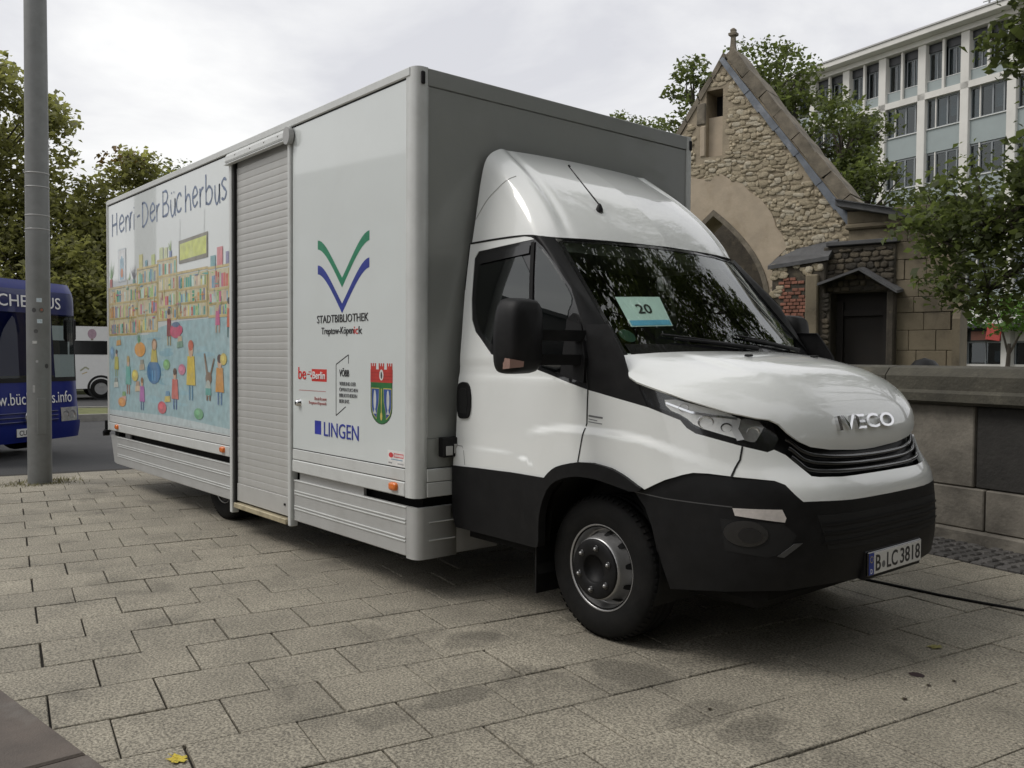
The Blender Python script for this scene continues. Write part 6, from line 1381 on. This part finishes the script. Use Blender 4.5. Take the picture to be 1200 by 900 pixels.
for i in range(9):
    x0 = 2.28+i*.138; z0 = 4.225-(i*.138)*.258; V = [(x0, -.54, z0+.012), (x0+.13, -.54, z0-.022), (x0+.13, -.1, z0-.01), (x0, -.1, z0+.02)]; V += [(x, y, z-.02) for x, y, z in V]
    m = MB(); m.add(V, [(0, 1, 2, 3), (7, 6, 5, 4), (0, 4, 5, 1), (1, 5, 6, 2), (3, 7, 4, 0)]); m.build('roof_slate', slate, ch)

# ================================================================== OFFICE BUILDING
concrete = mat('office_white', (.66, .65, .61), .8, var=.06, vscale=.6, dirt=((.45, .44, .41), .5, .5, .75, .4))
spandrel = mat('spandrel_grey_green', (.30, .345, .345), .75, var=.06, vscale=1)
framem = mat('window_frame', (.22, .24, .25), .5, var=.05); blindm = mat('curtain', (.32, .33, .32), .9, var=.15, vscale=3); roomm = mat('office_room', (.035, .036, .038), .9)
fasc = mat('shop_dark', (.03, .032, .036), .4, var=.1)
of = empty('office_building', uv(-31, 46), UA, 'long white six-storey office block with grid facade and grey spandrels', 'building')
# local: x along the street (u+31), y depth (v-46)
PIT = 2.745; U0 = -.77-PIT*4; NB = 9
levels = [17.35-3.23*i for i in range(6)]           # beam tops
boxobj('office_core', (U0-.1, U0+NB*PIT+.3, 1.3, 14, 0, 20.4), roomm, of)
for b in range(NB):      # room backs are one dark box; side walls close the ends
    pass
for x in (U0-.5, U0+NB*PIT+.3): boxobj('end_wall', (x, x+.2, .02, 14, 0, 20.5), concrete, of)
boxobj('cornice', (U0-.9, U0+NB*PIT+.9, -.95, 14.2, 20.62, 20.95), concrete, of, .02); boxobj('roof_edge', (U0-.95, U0+NB*PIT+.95, -1.02, -.6, 20.955, 21.05), alu_dark, of); boxobj('cornice_soffit', (U0-.5, U0+NB*PIT+.5, -.25, 1.3, 20.3, 20.61), concrete, of)
for b in range(NB+1): boxobj('pillar', (U0+b*PIT-.26, U0+b*PIT+.26, -.12, .35, 0, 20.3), concrete, of, .02)
for li, z in enumerate(levels):
    if li == 0: boxobj('floor_beam', (U0-.3, U0+NB*PIT+.3, -.12, 1.2, z-.32, z+.06), concrete, of)
    else: boxobj('floor_beam', (U0-.3, U0+NB*PIT+.3, .22, 1.2, z-.30, z+.0), concrete, of)
rgo = random.Random(3)
for b in range(NB):
    xa, xb = U0+b*PIT+.26, U0+(b+1)*PIT-.26; xm = (xa+xb)/2
    # recessed top floor: two tall windows, slim column, panel below
    boxobj('column', (xm-.07, xm+.07, -.08, .09, 17.42, 20.3), concrete, of)
    for (a, c_) in ((xa, xm-.08), (xm+.08, xb)):
        boxobj('parapet_panel', (a, c_, .10, .18, 17.42, 18.05), spandrel, of)
        w_ = fillholes([(a, 18.06), (c_, 18.06), (c_, 20.28), (a, 20.28)], [[(a+.06, 18.14), (a+(c_-a)/2-.03, 18.14), (a+(c_-a)/2-.03, 19.7), (a+.06, 19.7)], [(a+(c_-a)/2+.03, 18.14), (c_-.06, 18.14), (c_-.06, 19.7), (a+(c_-a)/2+.03, 19.7)]], lambda x, z, y: (x, y, z), .30, .38).build('window', framem, of)
        boxobj('pane', (a+.05, c_-.05, .34, .35, 18.12, 19.72), officeglass, w_); boxobj('shade_box', (a, c_, .20, .295, 19.78, 20.27), fasc, w_)
        boxobj('sill', (a, c_, .08, .295, 18.06, 18.10), alu, w_)
        x = a+.08
        while x < c_-.1:
            if rgo.random() < .55: boxobj('curtain', (x, x+.09, .45, .48, 18.1, 19.75), blindm, w_)
            x += rgo.choice((.13, .16, .22))
    for li in range(1, 6):
        zt = levels[li-1]-.32; zb = levels[li]; zs = zb+1.12       # beam underside, floor, sill
        if li == 5: continue
        boxobj('spandrel', (xa, xb, .10, .22, zb-.30, zs-.06), spandrel, of)
        w = xb-xa; cuts = [(xa+.05, xa+w*.24), (xa+w*.29, xa+w*.56), (xa+w*.60, xa+w*.85), (xa+w*.89, xb-.05)]
        w_ = fillholes([(xa, zs), (xb, zs), (xb, zt), (xa, zt)], [[(p0, zs+.07), (p1, zs+.07), (p1, zt-.10), (p0, zt-.10)] for p0, p1 in cuts], lambda x, z, y: (x, y, z), .16, .26).build('window', framem, of)
        for (p0, p1) in cuts: boxobj('pane', (p0-.01, p1+.01, .21, .22, zs+.06, zt-.09), officeglass, w_)
        boxobj('sill', (xa, xb, .02, .155, zs-.05, zs), alu, w_); boxobj('mullion', (xa+w*.25, xa+w*.28, .08, .155, zs, zt), concrete, w_)
        if rgo.random() < .6: a = rgo.choice(cuts); boxobj('curtain', (a[0], a[1], .30, .33, zs+.1, zt-.1), blindm, w_)
        if rgo.random() < .5: a = rgo.choice(cuts); boxobj('curtain', (a[0], a[1], .36, .39, zs+rgo.uniform(.3, .8), zt-.1), blindm, w_)
# shop floor
boxobj('shop_canopy', (U0-.5, U0+NB*PIT+.5, -1.3, .3, 3.20, 3.42), fasc, of, .02); boxobj('shop_fascia', (U0-.3, U0+NB*PIT+.3, -.02, .3, 3.45, 4.43), concrete, of)
for b in range(NB):
    xa, xb = U0+b*PIT+.30, U0+(b+1)*PIT-.30
    w_ = fillholes([(xa, 0.02), (xb, .02), (xb, 3.19), (xa, 3.19)], [[(xa+.06, .3), ((xa+xb)/2-.03, .3), ((xa+xb)/2-.03, 2.4), (xa+.06, 2.4)], [((xa+xb)/2+.03, .3), (xb-.06, .3), (xb-.06, 2.4), ((xa+xb)/2+.03, 2.4)]], lambda x, z, y: (x, y, z), .3, .4).build('shop_window', framem, of); boxobj('pane', (xa+.05, xb-.05, .34, .35, .28, 2.42), officeglass, w_)
    boxobj('shop_board', (xa, xb, .24, .295, 2.5, 3.15), concrete if b % 2 else fasc, w_)
sg = tag(boxobj('shop_sign', (-.55, .55, -.06, .0, -.25, .25), mat('sign_orange', (.30, .12, .08), .5, var=.2, vscale=3)), 'orange-red shop sign on the office ground floor beside the chapel', 'sign'); sg.location = uv(-24.8, 46, 2.80)-uv(0, .35); sg.rotation_euler = (0, 0, UA); text('sign_lettering', 'BÄCKEREI', 1, (-.45, -.066, -.08), SIDE, txt_white, sg, fit=.9, fith=.16) if False else None
s2_ = tag(boxobj('hanging_sign', (-.4, .4, -.05, .05, -.45, .45), mat('sign_red', (.36, .05, .04), .5, var=.15), None, .02), 'bright red projecting sign on the office ground floor at the right', 'sign'); s2_.location = uv(-23.3, 44.4, 2.95); s2_.rotation_euler = (0, R(8), UA)
# roof mast
mast = MB(); mast.tube([(0, 0, 0), (0, 0, 3.4)], .06, 6)
for k in range(5): mast.tube([(-.35, 0, .4+k*.55), (.35, 0, .4+k*.55)], .03, 5)
mast.tube([(.05, 0, 2.6), (1.9, 0, .0)], .025, 5); mast.tube([(0, .0, 2.2), (1.2, .4, .0)], .025, 5)
mo = tag(mast.build('roof_mast', steel), 'thin grey antenna mast standing on the office roof', 'mast'); mo.location = uv(-26.2, 48.0, 20.95)
dome = MB(); dome.lathe([(.62, 0), (.60, .3), (.45, .62), (.2, .80), (0, .84)], (0, 0, 0), 'z', 16); dm = tag(dome.build('dark_dustbin', black), 'dark rounded bin just behind the low wall by the apse', 'bin')
dm.location = uv(-2.9, 8.9, .62); dm.scale = (.62, .62, 1.); MB().lathe([(.62, -.62), (.63, 0)], (0, 0, 0), 'z', 16).build('bin_body', black, dm)
# ================================================================== TREES
barkm = mat('bark', (.075, .062, .048), .95, var=.3, vscale=5, bump=.8, bscale=25)
def foliage_mat(name, col): return mat(name, col, .55, var=.25, vscale=.8, island=.40, trans=.5, spec=.4)
leafA = foliage_mat('foliage_olive', (.200, .200, .082)); leafB = foliage_mat('foliage_green', (.092, .112, .042)); leafC = foliage_mat('foliage_dark', (.070, .088, .033)); leafF = foliage_mat('foliage_lime', (.092, .112, .044)); leafD = foliage_mat('foliage_bright', (.085, .16, .035)); leafE = foliage_mat('foliage_autumn', (.13, .085, .035))
def leaf_mesh(name, clumps, per, size, material, seed, flat=.55):
    """many small folded leaves scattered through the clumps"""
    g = np.random.default_rng(seed); P = []
    for (c_, r) in clumps:
        n_ = max(8, int(per*(r[0]*r[1]*r[2])**(2/3.)))
        d = g.normal(size=(n_, 3)); d /= np.linalg.norm(d, axis=1)[:, None]; rad = g.random(n_)**(.45); P.append(np.array(c_)+d*rad[:, None]*np.array(r)+g.normal(size=(n_, 3))*.06*np.mean(r))
    P = np.concatenate(P); n_ = len(P)
    nrm = g.normal(size=(n_, 3)); nrm[:, 2] = np.abs(nrm[:, 2])+flat; nrm /= np.linalg.norm(nrm, axis=1)[:, None]
    t = g.normal(size=(n_, 3)); t -= nrm*np.sum(t*nrm, axis=1)[:, None]; t /= np.linalg.norm(t, axis=1)[:, None]; b = np.cross(nrm, t)
    s = size*(.45+1.1*g.random(n_)**1.5)[:, None]
    V = np.empty((n_, 4, 3)); V[:, 0] = P-t*s*.5; V[:, 1] = P+b*s*.34+nrm*s*.10; V[:, 2] = P+t*s*.5-nrm*s*.08; V[:, 3] = P-b*s*.34+nrm*s*.10
    me = bpy.data.meshes.new(name); me.vertices.add(n_*4); me.vertices.foreach_set('co', V.reshape(-1).astype(np.float32))
    me.loops.add(n_*4); me.loops.foreach_set('vertex_index', np.arange(n_*4, dtype=np.int32)); me.polygons.add(n_); me.polygons.foreach_set('loop_start', np.arange(0, n_*4, 4, dtype=np.int32)); me.update(calc_edges=True); me.materials.append(material)
    return me
def tree(name, label, base, trunk_h, r0, blobs, per, size, material, seed, clump=.45, nc=26, cat='tree', group=None, extra=None, lw=1.):
    """blobs: ellipsoids (centre, radii) of the crown in world space; each is filled with leaf clumps on limbs"""
    rg_ = random.Random(seed); base = Vector(base); root = empty(name, base, 0, label, cat, group); clumps = []; m = MB()
    allc = [Vector(c_) for c_, r in blobs]; mid = sum(allc, Vector())/len(allc); top = Vector((base.x*.6+mid.x*.4, base.y*.6+mid.y*.4, base.z+trunk_h))
    m.tube([Vector((0, 0, -.1)), Vector((0, 0, trunk_h*.3))+Vector((rg_.uniform(-.1, .1), rg_.uniform(-.1, .1), 0)), (top-base)*.7, top-base], [r0*1.25, r0, r0*.8, r0*.62], 10)
    for (c_, r) in blobs:
        c_ = Vector(c_); vol = (r[0]*r[1]*r[2]); k_ = max(5, int(nc*vol**.5))
        pts = []
        for i in range(k_):
            d = Vector((rg_.gauss(0, 1), rg_.gauss(0, 1), rg_.gauss(0, 1))).normalized(); f = rg_.uniform(.25, 1.0)**.5*.92; q = c_+Vector((d.x*r[0], d.y*r[1], d.z*r[2]))*f; pts.append(q); rc = clump*rg_.uniform(.6, 1.35); clumps.append(((q-base)[:], (rc*1.15, rc*1.15, rc*.8)))
        hub = c_-Vector((0, 0, r[2]*.35))-base; tp = top-base; knee = tp.lerp(hub, .5)+Vector((0, 0, -.1*r[2]))
        m.tube([tp*.8, knee, hub], [r0*.5*lw, r0*.35*lw, r0*.26*lw], 7)
        for q in pts[::2]:
            e = q-base; mm = hub.lerp(e, .55)+Vector((rg_.uniform(-.1, .1), rg_.uniform(-.1, .1), rg_.uniform(-.1, .15)))*r[2]; m.tube([hub, mm, e], [r0*.20*lw, r0*.11*lw, r0*.04*lw], 5, cap=False)
    m.build('trunk', barkm, root); link('crown', leaf_mesh('crown', clumps, per, size, material, seed), None, root)
    if extra: link('crown', leaf_mesh('crown', [((Vector(c_)-base)[:], r) for c_, r in extra[0]], per, size, extra[1], seed+1), None, root)
    return root
# park trees beyond the road, at the left
tree('park_tree', 'tallest olive-green tree at the far left behind the lamp post', (-38.5, 4.6, 0), 4, .32, [((-38.8, 4.0, 10.2), (3.4, 3.6, 4.0)), ((-38.5, 2.0, 7.0), (3.6, 3.4, 3.4)), ((-37.8, 6.6, 6.2), (2.8, 3.0, 3.0)), ((-38, 5.0, 3.2), (3.0, 3.2, 2.2))], 210, .26, leafA, 1, .95, 9, group='park trees beyond the road')
tree('park_tree', 'middle olive tree with brownish top left of the truck', (-37.5, 9.6, 0), 3.5, .28, [((-37.2, 9.4, 7.9), (2.6, 2.5, 2.7)), ((-36.8, 8.2, 5.0), (2.7, 2.6, 2.6)), ((-37, 9.5, 2.6), (2.8, 2.8, 2.0))], 210, .26, leafA, 2, .9, 10, group='park trees beyond the road', extra=([((-37.2, 9.4, 10.2), (1.1, 1.1, .45)), ((-36.9, 9.9, 9.8), (.8, .8, .4))], leafE))
tree('park_tree', 'darker green tree just above the rear corner of the truck', (-38.6, 12.8, 0), 3.5, .28, [((-38.4, 12.5, 7.6), (2.3, 2.4, 2.6)), ((-38, 12, 5.0), (2.6, 2.6, 2.6)), ((-38, 12.4, 2.6), (2.6, 2.6, 2.0))], 210, .25, leafB, 3, .9, 10, group='park trees beyond the road')
tree('park_tree', 'low bushy olive tree behind the white minibus', (-34.5, 4.9, 0), 1.6, .2, [((-34.5, 5.2, 3.9), (2.2, 2.6, 2.2)), ((-34.3, 7.4, 3.2), (2.0, 2.0, 2.2)), ((-34.2, 2.8, 3.4), (2.2, 2.2, 2.2)), ((-34, 5.2, 1.8), (2.0, 3.0, 1.3))], 270, .24, leafA, 4, .8, 12, group='park trees beyond the road')
# behind the chapel and before the office
tree('churchyard_tree', 'leafy tree top showing just above the truck roof', (-16.3, 19.9, 0), 5, .25, [((-16.3, 19.75, 8.6), (1.6, 1.6, 1.35))], 350, .155, leafB, 5, .42, 18, group='trees behind the chapel')
tree('churchyard_tree', 'tree showing left of the chapel gable above the truck', (-13.2, 18.8, 0), 5, .22, [((-12.45, 18.4, 9.35), (.95, .95, 1.15)), ((-12.9, 18.6, 7.9), (1.2, 1.2, 1.0))], 350, .155, leafB, 6, .36, 22, group='trees behind the chapel')
tree('churchyard_tree', 'tall tree right of the chapel finial', (-11.2, 21.2, 0), 5, .28, [((-11.4, 20.9, 9.9), (1.5, 1.5, 1.5)), ((-10.6, 21.0, 8.2), (1.9, 1.9, 1.6)), ((-11.8, 21.2, 7.2), (2.0, 2.0, 1.7))], 350, .155, leafB, 7, .46, 18, group='trees behind the chapel')
tree('churchyard_tree', 'round green tree between chapel roof slope and office block', (-8.7, 21.0, 0), 4, .25, [((-8.95, 20.8, 7.6), (1.35, 1.35, 1.45)), ((-8.3, 20.9, 6.0), (1.75, 1.75, 1.5)), ((-9.3, 21, 5.4), (1.7, 1.7, 1.6)), ((-7.0, 21.3, 5.2), (1.0, 1.0, .8))], 350, .155, leafB, 8, .42, 20, group='trees behind the chapel')
# dark tree over the wall at the right: its low boughs hang before the apse, its crown arches over the truck
tree('lime_tree', 'dark leafy lime tree hanging over the low wall at the right', (3.4, 8.6, 0), 4.2, .26,
     [((-.75, 8.6, 3.15), (.62, .8, .62)), ((-.2, 8.6, 3.2), (.85, .8, .80)), ((-.25, 8.7, 2.5), (.75, .8, .55)), ((.45, 8.6, 3.35), (.9, .8, .85)), ((1.0, 8.6, 3.45), (.9, .8, .8)), ((.45, 7.7, 5.15), (.55, .6, .55)), ((1.2, 8.2, 4.3), (.8, .9, .8)), ((1.1, 8.2, 6.6), (1.4, 1.5, 1.0)), ((.2, 8.6, 8.2), (1.9, 1.7, 1.3)), ((2.8, 7.6, 7.6), (2.0, 2.0, 1.6)), ((-1.2, 8.0, 10.4), (1.3, 1.2, .9)), ((2.6, 9.4, 10.0), (2.2, 2.0, 1.8)), ((4.9, 8.0, 7.0), (2.4, 2.4, 2.2))], 500, .105, leafF, 9, .28, 52, lw=.4)
tree('maple_tree', 'tall tree arching over the cab, mirrored in the windscreen', (5.6, 6.6, 0), 5.0, .24, [((1.3, 2.6, 7.6), (1.9, 1.2, .8)), ((.2, 4.6, 8.8), (1.5, 1.0, .7)), ((2.6, 4.2, 7.6), (1.8, 1.5, 1.0)), ((3.4, 1.6, 8.4), (1.9, 1.3, .8)), ((4.6, 6.0, 9.2), (2.2, 2.0, 1.6)), ((1.6, 6.4, 9.6), (1.5, 1.2, .9))], 230, .17, leafF, 12, .46, 24, lw=.4)
tree('street_tree', 'small bright green street tree before the shops at the right', (-7.6, 29.3, 0), 2.0, .09, [((-7.9, 29.2, 3.1), (1.3, 1.3, .75)), ((-6.9, 29.4, 3.0), (1.0, 1.0, .7))], 260, .17, leafD, 10, .36, 22)
# trees standing ahead of the truck, behind the photographer: they shade the nose and show in the paint
for i, (x, y, h) in enumerate(((11.5, 3.5, 9), (12.5, -2.5, 9.5), (10.5, 9.5, 9))):
    tree('shade_tree', ['broad tree straight ahead of the truck', 'broad tree ahead of the truck on the kerb side', 'broad tree ahead of the truck beyond the wall'][i], (x, y, 0), 3.0, .25, [((x, y, h*.62), (3.2, 3.2, 3.0)), ((x-.8, y+1.2, h*.38), (2.8, 2.8, 1.8)), ((x+.5, y-1.5, h*.42), (2.8, 2.8, 2.0))], 120, .30, leafC, 20+i, .9, 8, group='plaza trees ahead of the truck')
x, y = 7.6, -4.6  # unseen tree put in so its crown darkens the nearest paving
tree('shade_tree', 'unseen tree added beside the camera to shade the near slabs', (x, y, 0), 4.5, .25, [((x-.8, y+.4, 7.2), (3.6, 3.4, 1.6)), ((x+1, y-1, 8.2), (3.4, 3.2, 2.0))], 120, .30, leafC, 31, .9, 8, group='plaza trees ahead of the truck')
# buildings across the square, seen as reflections in paint and glass, the last not seen at all
fac = mat('far_facade', (.20, .185, .165), .85, var=.1, vscale=.5); fac2 = mat('far_facade_dark', (.11, .105, .10), .85, var=.1, vscale=.5); winm = mat('far_window', (.30, .33, .35), .3, var=.3, vscale=1)
def block(label, u0, u1, v0, v1, h, material):
    b = empty('town_house', uv((u0+u1)/2, (v0+v1)/2), UA, label, 'building'); w, d = (u1-u0)/2, (v1-v0)/2
    boxobj('wall', (-w, w, -d, d, 0, h), material, b); boxobj('roof', (-w-.3, w+.3, -d-.3, d+.3, h, h+.35), fac2, b)
    z = 1.2
    while z < h-1.6:
        x = -w+1
        while x < w-1.4:
            boxobj('window', (x, x+1.1, d-.0, d+.06, z, z+1.5), winm, b); x += 2.3
        z += 2.9
    return b
block('tall town house across the square, mirrored in the box side', -44, -26, -40, -28, 11.5, fac2)
block('lower town house across the square, left of the tall one', -70, -46, -40, -28, 6.5, fac)
block('long town house across the square opposite the cab', -24, 6, -44, -34, 9.0, fac)
block('unseen town house added ahead of the truck to darken its front', 18, 26, -26, 10, 12.0, fac2)  # added out of sight to cut the light on the truck front
